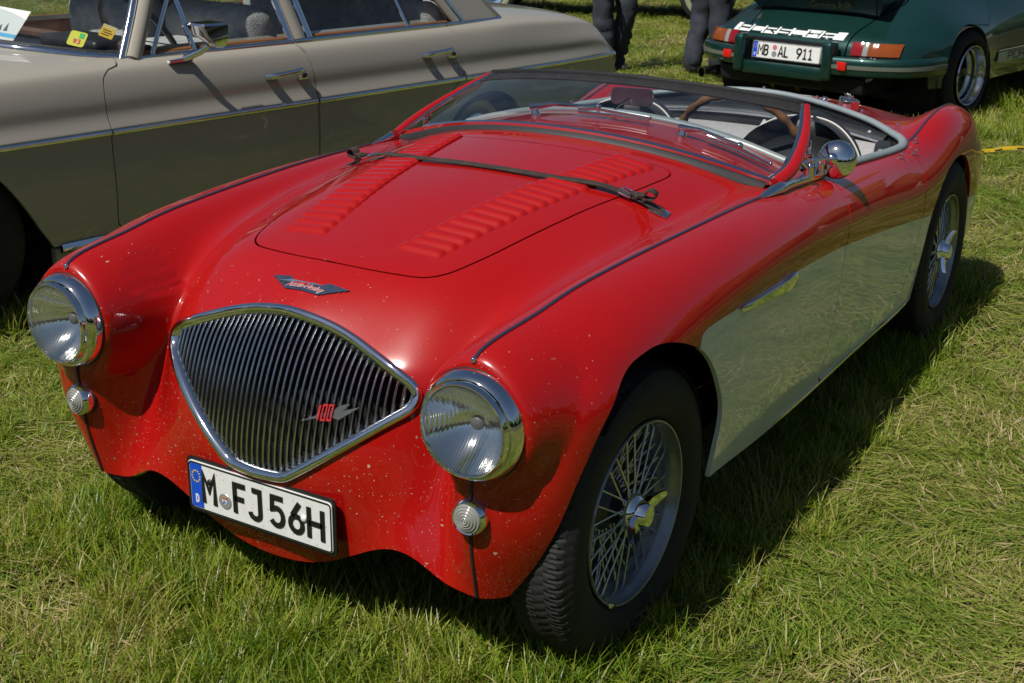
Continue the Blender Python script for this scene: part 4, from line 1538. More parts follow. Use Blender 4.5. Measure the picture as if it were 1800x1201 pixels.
for s, yc in ((-1, -.335), (1, .265)):
    # bucket seat: padded back and cushion as one rounded shell
    U = np.linspace(-1, 1, 25)
    T = np.sin(np.linspace(0, 1, 20) * math.pi / 2) * .997
    front, back = np.zeros((25, 20, 3)), np.zeros((25, 20, 3))
    for i, u in enumerate(U):
        for j, t in enumerate(T):
            wd = .212 * max(1e-3, 1 - max(0.0, (t - .42) / .58) ** 2.5) ** .42
            x = 1.74 + .16 * t + .018 * u * u * -1
            z = .36 + .438 * t - .012 * u * u * t
            rim_ = (abs(u) ** 4) * .03 + .020 * math.exp(-((t - .9) / .09) ** 2)
            front[i, j] = (x - .045 - rim_ + .02 * (1 - u * u), yc + wd * u, z)
            back[i, j] = (x + .035 - .03 * abs(u) ** 6, yc + wd * u, z)
    V1, F1 = grid_mesh(front)
    V2, F2 = grid_mesh(back)
    rimF = []
    n1 = 25 * 20
    for j in range(19):
        for i_, fl_ in ((0, False), (24, True)):
            a, b = i_ * 20 + j, i_ * 20 + j + 1
            rimF.append((a, b, n1 + b, n1 + a) if fl_ else (b, a, n1 + a, n1 + b))
    for i in range(24):
        a, b = i * 20 + 19, (i + 1) * 20 + 19
        rimF.append((b, a, n1 + a, n1 + b))
    seat = make('seat', (np.r_[V1, V2], F1 + [tuple(k + n1 for k in q)[::-1] for q in F2] + rimF), M_LEATHER, roadster, sharp=60)
    edge = spline(np.r_[front[0, 3:] * .5 + back[0, 3:] * .5, (front[-1, 3:] * .5 + back[-1, 3:] * .5)[::-1]], n=70)
    make('piping', tube(edge + (.012, 0, .002), .0030, 8), M_PIPING, seat)
    make('cushion', box(.46, .42, .13, (1.60, yc, .36), .045, 3), M_LEATHER, seat)
# steering wheel
SWM = axis_frame((1.50, -.262, .690), (-.86, 0, .42))
SWM = axis_frame((1.50, -.262, .712), (.88, 0, .34))
t = np.linspace(0, 2 * math.pi, 160, endpoint=False)
rr = .0122 + .0020 * np.cos(t * 24)
steer = make('steering_wheel', tm(tube(np.stack([.198 * np.cos(t), .198 * np.sin(t), np.zeros(160)], 1), rr, 10, closed=True), SWM), M_WOOD, roadster)
sp_ = []
for a in (20, 160, 250, 290):
    a = math.radians(a)
    sp_.append(box(.17, .012, .003, (.105, 0, -.006)) if False else tube([(.03 * math.cos(a), .03 * math.sin(a), -.02), (.19 * math.cos(a), .19 * math.sin(a), 0)], .005, 8, flat=(1.6, .5)))
make('wheel_spokes', tm(joinm(sp_), SWM), M_CHROME_DULL, steer)
make('wheel_boss', tm(lathe([(.04, -.03), (.04, .0), (.02, .012), (1e-5, .013)], 24), SWM), M_BLACK, steer)
make('steering_column', tube([(1.50, -.262, .690), (1.2, -.262, .55)], .018, 10), M_BLACK, steer)

# ================================================================ underside and wheel wells
make('floor_pan', box(2.6, 1.10, .02, (1.25, 0, .215)), M_UNDER, roadster, smooth=False)
make('chassis', joinm([box(2.6, .09, .10, (1.45, .30, .20)), box(2.6, .09, .10, (1.45, -.30, .20)), box(.06, 1.1, .06, (.05, 0, .28)), tube([(2.155, -.60, .284), (2.155, .60, .284)], .045, 12), box(.5, .5, .25, (.25, 0, .33))]), M_UNDER, roadster, smooth=False)
for xc, R, x0, x1 in ((0.06, .295, -.33, .42), (2.30, .335, 1.93, 2.66)):
    for s in (-1, 1):
        a = np.linspace(-.12, math.pi * (.72 if xc < 1 else 1.0), 26)
        w = []
        if xc > 1:
            a = np.linspace(.12, math.pi - .02, 26)
        for yy, rr in ((.665, R - .006), (.60, R), (.42, R), (.40, .02)):
            w.append(np.stack([xc + rr * np.cos(a), np.full(26, s * yy), .31 + rr * .93 * np.sin(a)], 1))
        make('wheel_arch_liner', grid_mesh(np.array(w)), M_UNDER, roadster)
ex = make('exhaust_pipe', tube([(.3, -.27, .155), (1.2, -.27, .15), (2.9, -.27, .16)], .022, 12), M_STEEL, roadster)
make('suspension_link', joinm([tube([(-.03, -.215, .13), (-.03, -.215, .19)], .018, 12), ball(.02, (-.03, -.215, .127), 12, 8), tube([(-.03, -.215, .16), (0.0, -.5, .25)], .014, 8)]), M_STEEL, roadster)
# ================================================================ wire wheels (local z points outwards)
def tyre_mesh(R=.312, rb=.199, w=.073, n=360, tread=True):
    prof = [(rb - .004, w * .66), (rb + .004, w * .80), (rb + .016, w * .92), (rb + .038, w * 1.02), (rb + .060, w * 1.03), (rb + .080, w * .98), (R - .022, w * .90), (R - .014, w * .86),
            (R - .008, w * .80), (R - .003, w * .72), (R - .001, w * .52), (R, w * .34), (R, w * .17), (R, 0)]
    prof = prof + [(r, -z) for r, z in prof[-2::-1]]
    V, F = lathe(prof, n)
    if tread:
        m = len(prof)
        V = V.reshape(n, m, 3)
        ang = np.arange(n)
        for p, (r, z) in enumerate(prof):
            if r < R - .023:
                continue
            az = abs(z) / w
            ph = (ang + int(az * 7) * (1 if z > 0 else 2)) % 4
            d = np.where(ph < 1, .0046 if az > .45 else .0035, 0.0)
            if abs(az - .34) < .02:
                d = np.maximum(d, .004)
            if az > .84:
                d = d * .7
            sc = (r - d) / r
            V[:, p, 0] *= sc
            V[:, p, 1] *= sc
        V = V.reshape(-1, 3)
    return V, F


WH = {}


def wire_wheel(M):
    if not WH:
        hub = make('wheel', tm(lathe([(.020, .062), (.034, .060), (.036, .050), (.0385, .044), (.036, .036), (.034, .010), (.046, -.004), (.056, -.010), (.058, -.020), (.050, -.026), (.050, -.07)], 36), M), M_STEEL, roadster, sharp=30)
        WH['hub'] = hub
        hub.data.transform(Matrix(np.linalg.inv(M).tolist()))
        hub.matrix_local = Matrix(M.tolist())
        WH['tyre'] = make('tyre', tyre_mesh(), M_TYRE, hub, sharp=22)
        rim = [(.1995, .060), (.1975, .064), (.1945, .0635), (.1925, .058), (.1905, .050), (.1860, .044), (.1835, .036), (.1815, .020), (.1760, .012), (.1740, .004), (.1740, -.020), (.177, -.032), (.176, -.045), (.190, -.055), (.199, -.060)]
        WH['rim'] = make('rim', lathe(rim, 96), M_SILVER, hub, sharp=50)
        WH['drum'] = make('brake_drum', lathe([(.155, -.085), (.155, -.030), (.145, -.024), (.06, -.024)], 48), M_STEEL, hub, sharp=40)
        ko = [lathe([(.040, .040), (.0405, .052), (.037, .060), (.030, .066), (.027, .080), (.022, .088), (1e-5, .090)], 32)]
        for a in (0, math.pi):
            ear = [(.012, .082, .020), (.040, .084, .0175), (.062, .090, .013), (.076, .097, .008)]
            pts = [(r * math.cos(a), r * math.sin(a), z - .012) for r, z, w in ear]
            P = np.array(pts)
            sec = []
            for (r, z, w), p in zip(ear, P):
                sd = np.array((-math.sin(a), math.cos(a), 0))
                sec.append([p + sd * w + (0, 0, -.006), p + sd * w * .8 + (0, 0, .005), p - sd * w * .8 + (0, 0, .005), p - sd * w + (0, 0, -.006)])
            sec = np.array(sec)
            V, F = grid_mesh(sec, close_v=True)
            ko.append((V, F + [(12, 13, 14, 15)]))
        WH['ko'] = make('knock_off', joinm(ko), M_CHROME, hub, sharp=35)
        WH['spoke'] = []
        lens = []
        n_o, n_i = 24, 48
        for row, n, rh, zh, rr, zr, da in (('o', n_o, .0375, .044, .1825, .030, .30), ('i', n_i, .055, -.014, .1745, .004, .34)):
            src = None
            for k in range(n):
                a = 2 * math.pi * k / n
                b = a + (da if k % 2 else -da)
                if row == 'o':
                    zr2 = zr
                else:
                    zr2 = zr + (.010 if k % 4 < 2 else -.008)
                p = np.array((rh * math.cos(a), rh * math.sin(a), zh))
                q = np.array((rr * math.cos(b), rr * math.sin(b), zr2))
                L = np.linalg.norm(q - p)
                Mk = axis_frame(p, q - p)
                if src is None:
                    src = make('spoke', joinm([tube([(0, 0, 0), (0, 0, .125)], .0027, 6), tube([(0, 0, .116), (0, 0, .140)], .0042, 6)]), M_SPOKE, hub, sharp=60)
                    L0 = .138
                    o = src
                else:
                    o = instance(src, 'spoke', hub)
                Mk[:3, 2] *= L / L0
                o.matrix_local = Matrix(Mk.tolist())
                WH['spoke'].append(o)
        WH['weight'] = make('balance_weight', tm(box(.012, .032, .012, (0, 0, 0), .004), frame((.150, .128, .060), (.76, .65, 0), (-.65, .76, 0))), M_CHROME_DULL, hub)
        return hub
    hub = WH['hub'].copy()
    COL.objects.link(hub)
    hub.parent = roadster
    hub.matrix_local = Matrix(M.tolist())
    for ch in list(WH['hub'].children):
        c = ch.copy()
        COL.objects.link(c)
        c.parent = hub
    return hub


def wheel_frame(x, y, z, steer, spin):
    s = -1 if y < 0 else 1
    a = math.radians(steer)
    ax = np.array((s * math.sin(a) * (-1), s * math.cos(a), 0))
    if s < 0:
        ax = np.array((math.sin(a), -math.cos(a), 0))
    M = axis_frame((x, y, z), ax)
    R = np.array(Matrix.Rotation(math.radians(spin), 4, 'Z'))
    return M @ R


WS = .955
for x, y, z, st, spn in ((.050, -.600, .286, -2.5, 200), (2.335, -.636, .298, 0, 62), (.070, .548, .286, -2.5, 15), (2.335, .636, .298, 0, 140)):
    k = WS if x < 1 else .985
    wire_wheel(wheel_frame(x, y, z, st, spn) @ np.diag((k, k, k, 1)))
# ================================================================ the field
GZ = -0.012
m, N, L, P = new_mat('turf_soil')
tc = N.new('ShaderNodeTexCoord')
n1 = N.new('ShaderNodeTexNoise')
n1.inputs['Scale'].default_value = 0.55
n1.inputs['Detail'].default_value = 8
n2 = N.new('ShaderNodeTexNoise')
n2.inputs['Scale'].default_value = 38
n2.inputs['Detail'].default_value = 6
n2.inputs['Roughness'].default_value = 0.7
for n in (n1, n2):
    L.new(tc.outputs['Object'], n.inputs['Vector'])
r1 = N.new('ShaderNodeValToRGB')
r1.color_ramp.elements[0].position = 0.38
r1.color_ramp.elements[0].color = (0.052, 0.072, 0.018, 1)
r1.color_ramp.elements[1].position = 0.62
r1.color_ramp.elements[1].color = (0.115, 0.110, 0.042, 1)
L.new(n1.outputs['Fac'], r1.inputs[0])
r2 = N.new('ShaderNodeValToRGB')
r2.color_ramp.elements[0].position = 0.35
r2.color_ramp.elements[0].color = (0.25, 0.22, 0.16, 1)
r2.color_ramp.elements[1].position = 0.70
r2.color_ramp.elements[1].color = (1.25, 1.2, 1.0, 1)
L.new(n2.outputs['Fac'], r2.inputs[0])
mx = N.new('ShaderNodeMix')
mx.data_type = 'RGBA'
mx.blend_type = 'MULTIPLY'
mx.inputs['Factor'].default_value = 1
L.new(r1.outputs[0], mx.inputs['A'])
L.new(r2.outputs[0], mx.inputs['B'])
L.new(mx.outputs['Result'], P.inputs['Base Color'])
P.inputs['Roughness'].default_value = 0.95
bp = N.new('ShaderNodeBump')
bp.inputs['Strength'].default_value = 0.9
bp.inputs['Distance'].default_value = 0.03
L.new(n2.outputs['Fac'], bp.inputs['Height'])
L.new(bp.outputs[0], P.inputs['Normal'])
M_SOIL = m


def ground_h(x, y):
    """gentle unevenness of the field"""
    x, y = np.asarray(x, float), np.asarray(y, float)
    far = np.clip((np.hypot(x - 1, y) - 3) / 8, 0, 1)
    return GZ + 0.010 * np.sin(x * 2.1 + 0.6 * y) * np.cos(y * 1.7 - 0.4 * x) * (0.3 + far) + 0.05 * far * np.sin(x * 0.31) * np.cos(y * 0.27)


gx = np.r_[-900, -300, -100, -40, -20, np.arange(-12, 30, 0.5), 40, 60, 100, 300, 900]
gy = np.r_[-900, -300, -100, -40, -24, np.arange(-14, 22, 0.5), 30, 50, 100, 300, 900]
G = np.zeros((len(gx), len(gy), 3))
G[..., 0], G[..., 1] = gx[:, None], gy[None]
G[..., 2] = ground_h(G[..., 0], G[..., 1])
v, f = grid_mesh(G)
tag(make('field_ground', (v, f), M_SOIL), kind='structure')


def leaf_mat(name, ramp, trans=0.35, rough=0.45):
    m = bpy.data.materials.new(name)
    m.use_nodes = True
    N, L = m.node_tree.nodes, m.node_tree.links
    P = N['Principled BSDF']
    o = N['Material Output']
    at = N.new('ShaderNodeAttribute')
    at.attribute_name = 'tint'
    oi = N.new('ShaderNodeObjectInfo')
    ad = N.new('ShaderNodeMath')
    ad.operation = 'MULTIPLY_ADD'
    ad.inputs[1].default_value = 0.30
    L.new(oi.outputs['Random'], ad.inputs[0])
    L.new(at.outputs['Fac'], ad.inputs[2])
    ge = N.new('ShaderNodeNewGeometry')
    nz = N.new('ShaderNodeTexNoise')
    nz.inputs['Scale'].default_value = 1.7
    nz.inputs['Detail'].default_value = 3
    L.new(ge.outputs['Position'], nz.inputs['Vector'])
    a2 = N.new('ShaderNodeMath')
    a2.operation = 'MULTIPLY_ADD'
    a2.inputs[1].default_value = 1.1
    L.new(nz.outputs['Fac'], a2.inputs[0])
    L.new(ad.outputs[0], a2.inputs[2])
    a3 = N.new('ShaderNodeMath')
    a3.operation = 'SUBTRACT'
    a3.inputs[1].default_value = 0.58
    L.new(a2.outputs[0], a3.inputs[0])
    cr = N.new('ShaderNodeValToRGB')
    els = cr.color_ramp.elements
    while len(els) < len(ramp):
        els.new(0.5)
    for e, (p, c) in zip(els, ramp):
        e.position = p
        e.color = (*c, 1)
    L.new(a3.outputs[0], cr.inputs[0])
    L.new(cr.outputs[0], P.inputs['Base Color'])
    P.inputs['Roughness'].default_value = rough
    P.inputs['Specular IOR Level'].default_value = 0.3
    tr = N.new('ShaderNodeBsdfTranslucent')
    hs = N.new('ShaderNodeHueSaturation')
    hs.inputs['Value'].default_value = 1.25
    hs.inputs['Saturation'].default_value = 1.1
    L.new(cr.outputs[0], hs.inputs['Color'])
    L.new(hs.outputs[0], tr.inputs[0])
    mix = N.new('ShaderNodeMixShader')
    mix.inputs[0].default_value = trans
    L.new(P.outputs[0], mix.inputs[1])
    L.new(tr.outputs[0], mix.inputs[2])
    L.new(mix.outputs[0], o.inputs['Surface'])
    return m


M_GRASS = leaf_mat('grass_blade', [(0.0, (0.035, 0.090, 0.005)), (0.3, (0.120, 0.215, 0.012)), (0.6, (0.235, 0.310, 0.026)), (0.82, (0.36, 0.355, 0.075)), (1.0, (0.47, 0.38, 0.18))], 0.38, 0.36)
M_STRAW = leaf_mat('cut_grass', [(0.0, (0.070, 0.140, 0.012)), (0.32, (0.165, 0.225, 0.024)), (0.58, (0.27, 0.270, 0.065)), (0.80, (0.39, 0.300, 0.145)), (1.0, (0.56, 0.47, 0.28))], 0.2, 0.55)
M_WEED = leaf_mat('weed_leaf', [(0.0, (0.03, 0.075, 0.012)), (1.0, (0.075, 0.14, 0.03))], 0.25, 0.4)
PROTO = bpy.data.collections.new('turf_pieces')


def blades(name, n, rad, h0, h1, w0, w1, lean, droop, mat, tint, flat=False, seg=4):
    rs = np.random.default_rng(abs(hash(name)) % 1000 if False else sum(map(ord, name)))
    V, F, T = [], [], []
    for _ in range(n):
        a = rs.uniform(0, 2 * math.pi)
        r = rad * math.sqrt(rs.uniform())
        b = np.array((r * math.cos(a), r * math.sin(a), -.004))
        h = rs.uniform(h0, h1)
        w = rs.uniform(w0, w1)
        d = rs.uniform(0, 2 * math.pi) if not flat else rs.normal(0, .55) + (math.pi if rs.uniform() < .5 else 0)
        dv = np.array((math.cos(d), math.sin(d), 0))
        sv = np.array((-math.sin(d), math.cos(d), 0))
        tw = rs.uniform(-.6, .6)
        ln = rs.uniform(*lean)
        dr = rs.uniform(*droop)
        base = len(V)
        if flat:
            b[2] = rs.uniform(.002, .030)
            el = rs.uniform(-.25, .35)
        for k in range(seg + 1):
            t = k / seg
            if flat:
                p = b + dv * h * (t - .5) + np.array((0, 0, math.sin(el) * h * (t - .5) - dr * h * (t - .5) ** 2))
                ww = w * (1 - .8 * abs(2 * t - 1) ** 3)
            else:
                ang = ln + dr * t
                p = b + h * t * (dv * math.sin(ang) + np.array((0, 0, math.cos(ang))))
                ww = w * (1 - t ** 1.8) + .0003
            s2 = sv * math.cos(tw * t) + np.array((0, 0, math.sin(tw * t) * (1 if flat else .3)))
            V += [p - s2 * ww / 2, p + s2 * ww / 2]
        tv = float(np.clip(rs.normal(*tint), 0, .8))
        T += [tv] * (2 * seg + 2)
        for k in range(seg):
            q = base + 2 * k
            F.append((q, q + 1, q + 3, q + 2))
    me = bpy.data.meshes.new(name)
    me.from_pydata([tuple(p) for p in V], [], F)
    me.materials.append(mat)
    at = me.attributes.new('tint', 'FLOAT', 'POINT')
    at.data.foreach_set('value', np.array(T, np.float32))
    me.polygons.foreach_set('use_smooth', np.ones(len(F), bool))
    o = bpy.data.objects.new(name, me)
    PROTO.objects.link(o)
    return o


for i in range(4):      # kinds 0-3: lush uncut tufts
    blades('piece_a%d' % i, 26, .034, .040, .115, .0022, .0046, (.02, .38), (.05, .9), M_GRASS, (.43, .22))
for i in range(4):      # 4-7: short mown turf
    blades('piece_b%d' % i, 40, .045, .022, .055, .0020, .0036, (.1, .9), (.1, 1.0), M_GRASS, (.47, .18), seg=3)
for i in range(4):      # 8-11: clippings lying about
    blades('piece_c%d' % i, 40, .060, .025, .095, .0013, .0036, (0, 0), (-.3, .8), M_STRAW, (.30, .24), flat=True, seg=3)
for i in range(2):      # 12-13: broad weed leaves
    blades('piece_d%d' % i, 5, .022, .035, .075, .018, .030, (.7, 1.2), (.2, .7), M_WEED, (.4, .2), seg=5)


def turf_modifier(o):
    ng = bpy.data.node_groups.new('turf', 'GeometryNodeTree')
    ng.interface.new_socket('Geometry', in_out='INPUT', socket_type='NodeSocketGeometry')
    ng.interface.new_socket('Geometry', in_out='OUTPUT', socket_type='NodeSocketGeometry')
    N, L = ng.nodes, ng.links
    gi, go = N.new('NodeGroupInput'), N.new('NodeGroupOutput')
    ci = N.new('GeometryNodeCollectionInfo')
    ci.inputs['Collection'].default_value = PROTO
    ci.inputs['Separate Children'].default_value = True
    ci.inputs['Reset Children'].default_value = True
    ip = N.new('GeometryNodeInstanceOnPoints')
    ip.inputs['Pick Instance'].default_value = True

    def named(nm, ty):
        a = N.new('GeometryNodeInputNamedAttribute')
        a.data_type = ty
        a.inputs['Name'].default_value = nm
        return a.outputs['Attribute']
    L.new(gi.outputs[0], ip.inputs['Points'])
    L.new(ci.outputs[0], ip.inputs['Instance'])
    L.new(named('kind', 'INT'), ip.inputs['Instance Index'])
    e = N.new('FunctionNodeEulerToRotation')
    L.new(named('rot', 'FLOAT_VECTOR'), e.inputs[0])
    L.new(e.outputs[0], ip.inputs['Rotation'])
    L.new(named('scl', 'FLOAT_VECTOR'), ip.inputs['Scale'])
    L.new(ip.outputs[0], go.inputs[0])
    md = o.modifiers.new('turf', 'NODES')
    md.node_group = ng


def scatter(name, P, kind, scl, tilt=0.15, squash=None):
    n = len(P)
    me = bpy.data.meshes.new(name)
    me.from_pydata([tuple(p) for p in P], [], [])
    a = me.attributes.new('kind', 'INT', 'POINT')
    a.data.foreach_set('value', np.asarray(kind, np.int32))
    rz = RNG.uniform(0, 6.283, n)
    if name == 'grass_clippings':      # raked into loose swaths
        P_ = np.asarray(P)
        rz = 9 * vnoise(P_[:, 0], P_[:, 1], 1.6, 5) + RNG.normal(0, .45, n)
    rot = np.c_[RNG.normal(0, tilt, n), RNG.normal(0, tilt, n), rz].astype(np.float32)
    a = me.attributes.new('rot', 'FLOAT_VECTOR', 'POINT')
    a.data.foreach_set('vector', rot.ravel())
    s = np.asarray(scl, float)
    S = np.c_[s, s, s if squash is None else s * squash].astype(np.float32)
    a = me.attributes.new('scl', 'FLOAT_VECTOR', 'POINT')
    a.data.foreach_set('vector', S.ravel())
    o = bpy.data.objects.new(name, me)
    COL.objects.link(o)
    turf_modifier(o)
    tag(o, kind='stuff')
    return o


def vnoise(x, y, f, seed=0):
    """cheap smooth value noise, 0..1"""
    r = np.random.default_rng(100 + seed)
    T = r.uniform(size=(64, 64))
    X, Y = x * f + 1000.3, y * f + 1000.7
    i, j = np.floor(X).astype(int), np.floor(Y).astype(int)
    u, v = X - i, Y - j
    u, v = u * u * (3 - 2 * u), v * v * (3 - 2 * v)
    g = lambda a, b: T[a % 64, b % 64]
    return (g(i, j) * (1 - u) + g(i + 1, j) * u) * (1 - v) + (g(i, j + 1) * (1 - u) + g(i + 1, j + 1) * u) * v


def car_dist(x, y):
    """distance outside the parked cars' footprints (negative under them)"""
    d = np.full(np.shape(x), 9.0)
    for cx, cy, a, hx, hy in ((1.35, 0, 0, 1.68, .66), (1.75, 2.72, -.138, 2.4, .82), (8.15, .75, .215, 2.05, .82)):
        c, s = math.cos(a), math.sin(a)
        lx, ly = (x - cx) * c + (y - cy) * s, -(x - cx) * s + (y - cy) * c
        qx, qy = np.abs(lx) - hx, np.abs(ly) - hy
        d = np.minimum(d, np.where((qx < 0) & (qy < 0), np.maximum(qx, qy), np.hypot(np.maximum(qx, 0), np.maximum(qy, 0))))
    return d


CX, CY, CZ = CAM_POS
_fw = np.array((math.cos(CAM_YAW), math.sin(CAM_YAW)))


def in_view(x, y, marg=0.35):
    dx, dy = x - CX, y - CY
    a = dx * _fw[0] + dy * _fw[1]
    b = -dx * _fw[1] + dy * _fw[0]
    return (a > .6) & (np.abs(b) < a * .44 + marg)


def throw(n, x0, x1, y0, y1):
    return RNG.uniform(x0, x1, n), RNG.uniform(y0, y1, n)


PX, PY, PK, PS, PQ = [], [], [], [], []


def add(x, y, k, s, q=None):
    PX.append(x)
    PY.append(y)
    PK.append(k)
    PS.append(s)
    PQ.append(np.ones(len(x)) if q is None else q)


def layer(n, box_, keep, kinds, s0, s1, q=None):
    x, y = throw(n, *box_)
    k = keep(x, y)
    x, y = x[k], y[k]
    bare = vnoise(x, y, 3.4, 7) * .6 + vnoise(x, y, 9.0, 8) * .4
    k = RNG.uniform(size=len(x)) > np.clip((bare - .66) * 5, 0, .60)
    x, y = x[k], y[k]
    d = car_dist(x, y)
    lush = lushness(x, y, d)
    add(x, y, *kinds(x, y, d, lush, s0, s1))


def lushness(x, y, d):
    """uncut grass round and under the cars, mown and strewn with clippings elsewhere"""
    n = vnoise(x, y, 2.6, 1) * .6 + vnoise(x, y, 7.0, 2) * .4
    l = np.clip(1.0 - (d - .02) / (.07 + .27 * n), 0, 1)
    left = np.clip((y - .15 - .1 * x) / .5, 0, 1) * np.clip((1.6 - y) / .5, 0, 1) * (x < .6)
    front = np.clip((-.10 - x) / .3, 0, 1) * (y < 1.2) * (y > -1.2)
    l = np.maximum(l, np.clip((n - .40) * 2.6, 0, .80) * np.maximum(left * .6, front * .9))
    return np.maximum(l, np.clip((n - .62) * 2.2, 0, .5))


def mix_kinds(x, y, d, l, s0, s1):
    n = len(x)
    u = RNG.uniform(size=n)
    tall = (u < l) & (RNG.uniform(size=n) < .70)
    clip = (~tall) & (RNG.uniform(size=n) < .56 + .20 * (y < -.4))
    k = np.where(tall, RNG.integers(0, 4, n), np.where(clip, RNG.integers(8, 12, n), RNG.integers(4, 8, n)))
    k = np.where(RNG.uniform(size=n) < .0025, RNG.integers(12, 14, n), k)
    s = RNG.uniform(s0, s1, n) * np.where(tall, .75 + .35 * l, 1.0)
    under = d < -.12
    q = np.where(under, .75, 1.0)
    return k, s, q


dist = lambda x, y: np.hypot(x - CX, y - CY)
# the near turf, blade by blade
layer(52000, (-1.9, 4.2, -3.0, 3.2), lambda x, y: in_view(x, y) & (dist(x, y) < 4.2) & (car_dist(x, y) > -.45), mix_kinds, .80, 1.15)
layer(60000, (-.5, 12, -3.5, 8), lambda x, y: in_view(x, y) & (dist(x, y) >= 4.2) & (dist(x, y) < 9.5) & (car_dist(x, y) > -.5), mix_kinds, 1.0, 1.4)
layer(70000, (3, 30, -6, 24), lambda x, y: in_view(x, y, 1.0) & (dist(x, y) >= 9.5) & (dist(x, y) < 26), mix_kinds, 1.6, 2.3)
# beside and behind the camera, seen only as reflections in the bodywork
layer(26000, (-5, 6, -5, 4), lambda x, y: ~in_view(x, y) & (car_dist(x, y) > -.3), mix_kinds, 1.2, 1.7)
X, Y = np.concatenate(PX), np.concatenate(PY)
KK, SS, QQ = np.concatenate(PK), np.concatenate(PS), np.concatenate(PQ)
Z = ground_h(X, Y)
allp = np.c_[X, Y, Z]
for nm, sel in (('grass', (KK < 8)), ('grass_clippings', (KK >= 8) & (KK < 12)), ('broadleaf_weeds', KK >= 12)):
    scatter(nm, allp[sel], KK[sel], SS[sel], .16 if nm != 'grass_clippings' else .10, QQ[sel])
# ================================================================ beige saloon behind (local x back from its front axle, viewer side at -y)
saloon = thing('saloon', 'beige four-door saloon with chrome trim parked behind the red roadster', 'car', (0.546, 2.831, 0.0), -0.1378948)
SL = {  # v: {station u: (x, y, z)}
 0: [(-.80, 0, .62), (-.72, 0, .80), (-.3, 0, .865), (.15, 0, .895), (.6, 0, .905), (1.6, 0, .90), (2.6, 0, .90), (3.0, 0, .905), (3.4, 0, .875), (3.66, 0, .825), (3.78, 0, .72), (3.84, 0, .58), (3.80, 0, .32)],
 1: [(-.79, .30, .62), (-.71, .30, .79), (-.3, .30, .860), (.15, .30, .89), (.6, .30, .90), (1.6, .30, .89), (2.6, .30, .895), (3.0, .30, .90), (3.4, .30, .87), (3.65, .30, .82), (3.77, .30, .715), (3.83, .30, .58), (3.79, .30, .32)],
 2: [(-.78, .58, .62), (-.70, .58, .77), (-.3, .60, .840), (.15, .62, .865), (.6, .63, .872), (1.6, .64, .87), (2.6, .63, .875), (3.0, .60, .885), (3.4, .59, .855), (3.64, .57, .807), (3.76, .57, .71), (3.82, .57, .58), (3.78, .57, .32)],
 3: [(-.77, .72, .63), (-.69, .74, .76), (-.3, .755, .812), (.15, .765, .832), (.6, .77, .840), (1.6, .775, .842), (2.6, .77, .845), (3.0, .765, .845), (3.4, .75, .825), (3.64, .73, .785), (3.755, .72, .70), (3.82, .715, .58), (3.78, .70, .32)],
 4: [(-.765, .755, .63), (-.68, .785, .745), (-.3, .80, .785), (.15, .808, .800), (.6, .812, .806), (1.6, .815, .806), (2.6, .812, .806), (3.0, .805, .803), (3.4, .79, .785), (3.645, .77, .76), (3.755, .76, .69), (3.82, .75, .58), (3.78, .74, .32)],
 5: [(-.76, .775, .625), (-.68, .81, .70), (-.3, .828, .725), (.15, .834, .728), (.6, .838, .73), (1.6, .840, .73), (2.6, .838, .73), (3.0, .83, .728), (3.4, .818, .72), (3.66, .80, .71), (3.765, .785, .66), (3.82, .77, .58), (3.78, .755, .32)],
 6: [(-.76, .785, .62), (-.68, .818, .665), (-.3, .838, .672), (.15, .843, .674), (.6, .846, .675), (1.6, .848, .675), (2.6, .846, .675), (3.0, .838, .675), (3.4, .826, .672), (3.68, .81, .668), (3.78, .795, .64), (3.825, .775, .58), (3.78, .76, .32)],
 7: [(-.76, .795, .61), (-.68, .832, .634), (-.3, .853, .634), (.15, .860, .634), (.6, .862, .634), (1.6, .864, .634), (2.6, .862, .634), (3.0, .853, .634), (3.4, .84, .632), (3.70, .82, .63), (3.795, .80, .615), (3.828, .78, .57), (3.78, .765, .32)],
 8: [(-.76, .79, .58), (-.68, .83, .600), (-.3, .850, .604), (.15, .856, .604), (.6, .858, .604), (1.6, .860, .604), (2.6, .858, .604), (3.0, .85, .604), (3.4, .836, .602), (3.71, .815, .60), (3.80, .80, .59), (3.825, .78, .54), (3.78, .765, .32)],
 9: [(-.755, .775, .48), (-.68, .815, .48), (-.3, .838, .48), (.15, .845, .48), (.6, .848, .48), (1.6, .85, .48), (2.6, .848, .48), (3.0, .84, .48), (3.4, .826, .48), (3.70, .80, .48), (3.78, .785, .47), (3.80, .77, .44), (3.775, .755, .32)],
 10: [(-.75, .76, .36), (-.68, .80, .36), (-.3, .822, .36), (.15, .83, .355), (.6, .833, .35), (1.6, .835, .35), (2.6, .833, .35), (3.0, .825, .35), (3.4, .81, .355), (3.68, .785, .36), (3.755, .77, .36), (3.775, .76, .35), (3.765, .75, .32)],
 11: [(-.745, .75, .26), (-.68, .785, .255), (-.3, .805, .25), (.15, .812, .245), (.6, .815, .242), (1.6, .817, .242), (2.6, .815, .242), (3.0, .808, .245), (3.4, .79, .25), (3.66, .765, .28), (3.74, .755, .30), (3.765, .745, .30), (3.76, .74, .30)],
}
D = []
for v, row in SL.items():
    for u, p in enumerate(row):
        D.append((u, v, *p, 1.5))
        if 0 < v < 3:
            D.append((u, -v, p[0], -p[1], p[2], 1.5))
SB = Surf(D, (0, 12), (-2, 11), 34, 40, 0.0015)
us, vs = np.linspace(0, 12, 220), np.r_[np.linspace(0, 3, 14)[:-1], np.linspace(3, 9, 62)[:-1], np.linspace(9, 11, 14)]
uu, vv = np.meshgrid(us, vs, indexing='ij')
sp_, su_, sv_ = SB.ev(uu, vv, True)
sn_ = np.cross(sv_, su_)
sn_ /= np.linalg.norm(sn_, axis=1)[:, None]
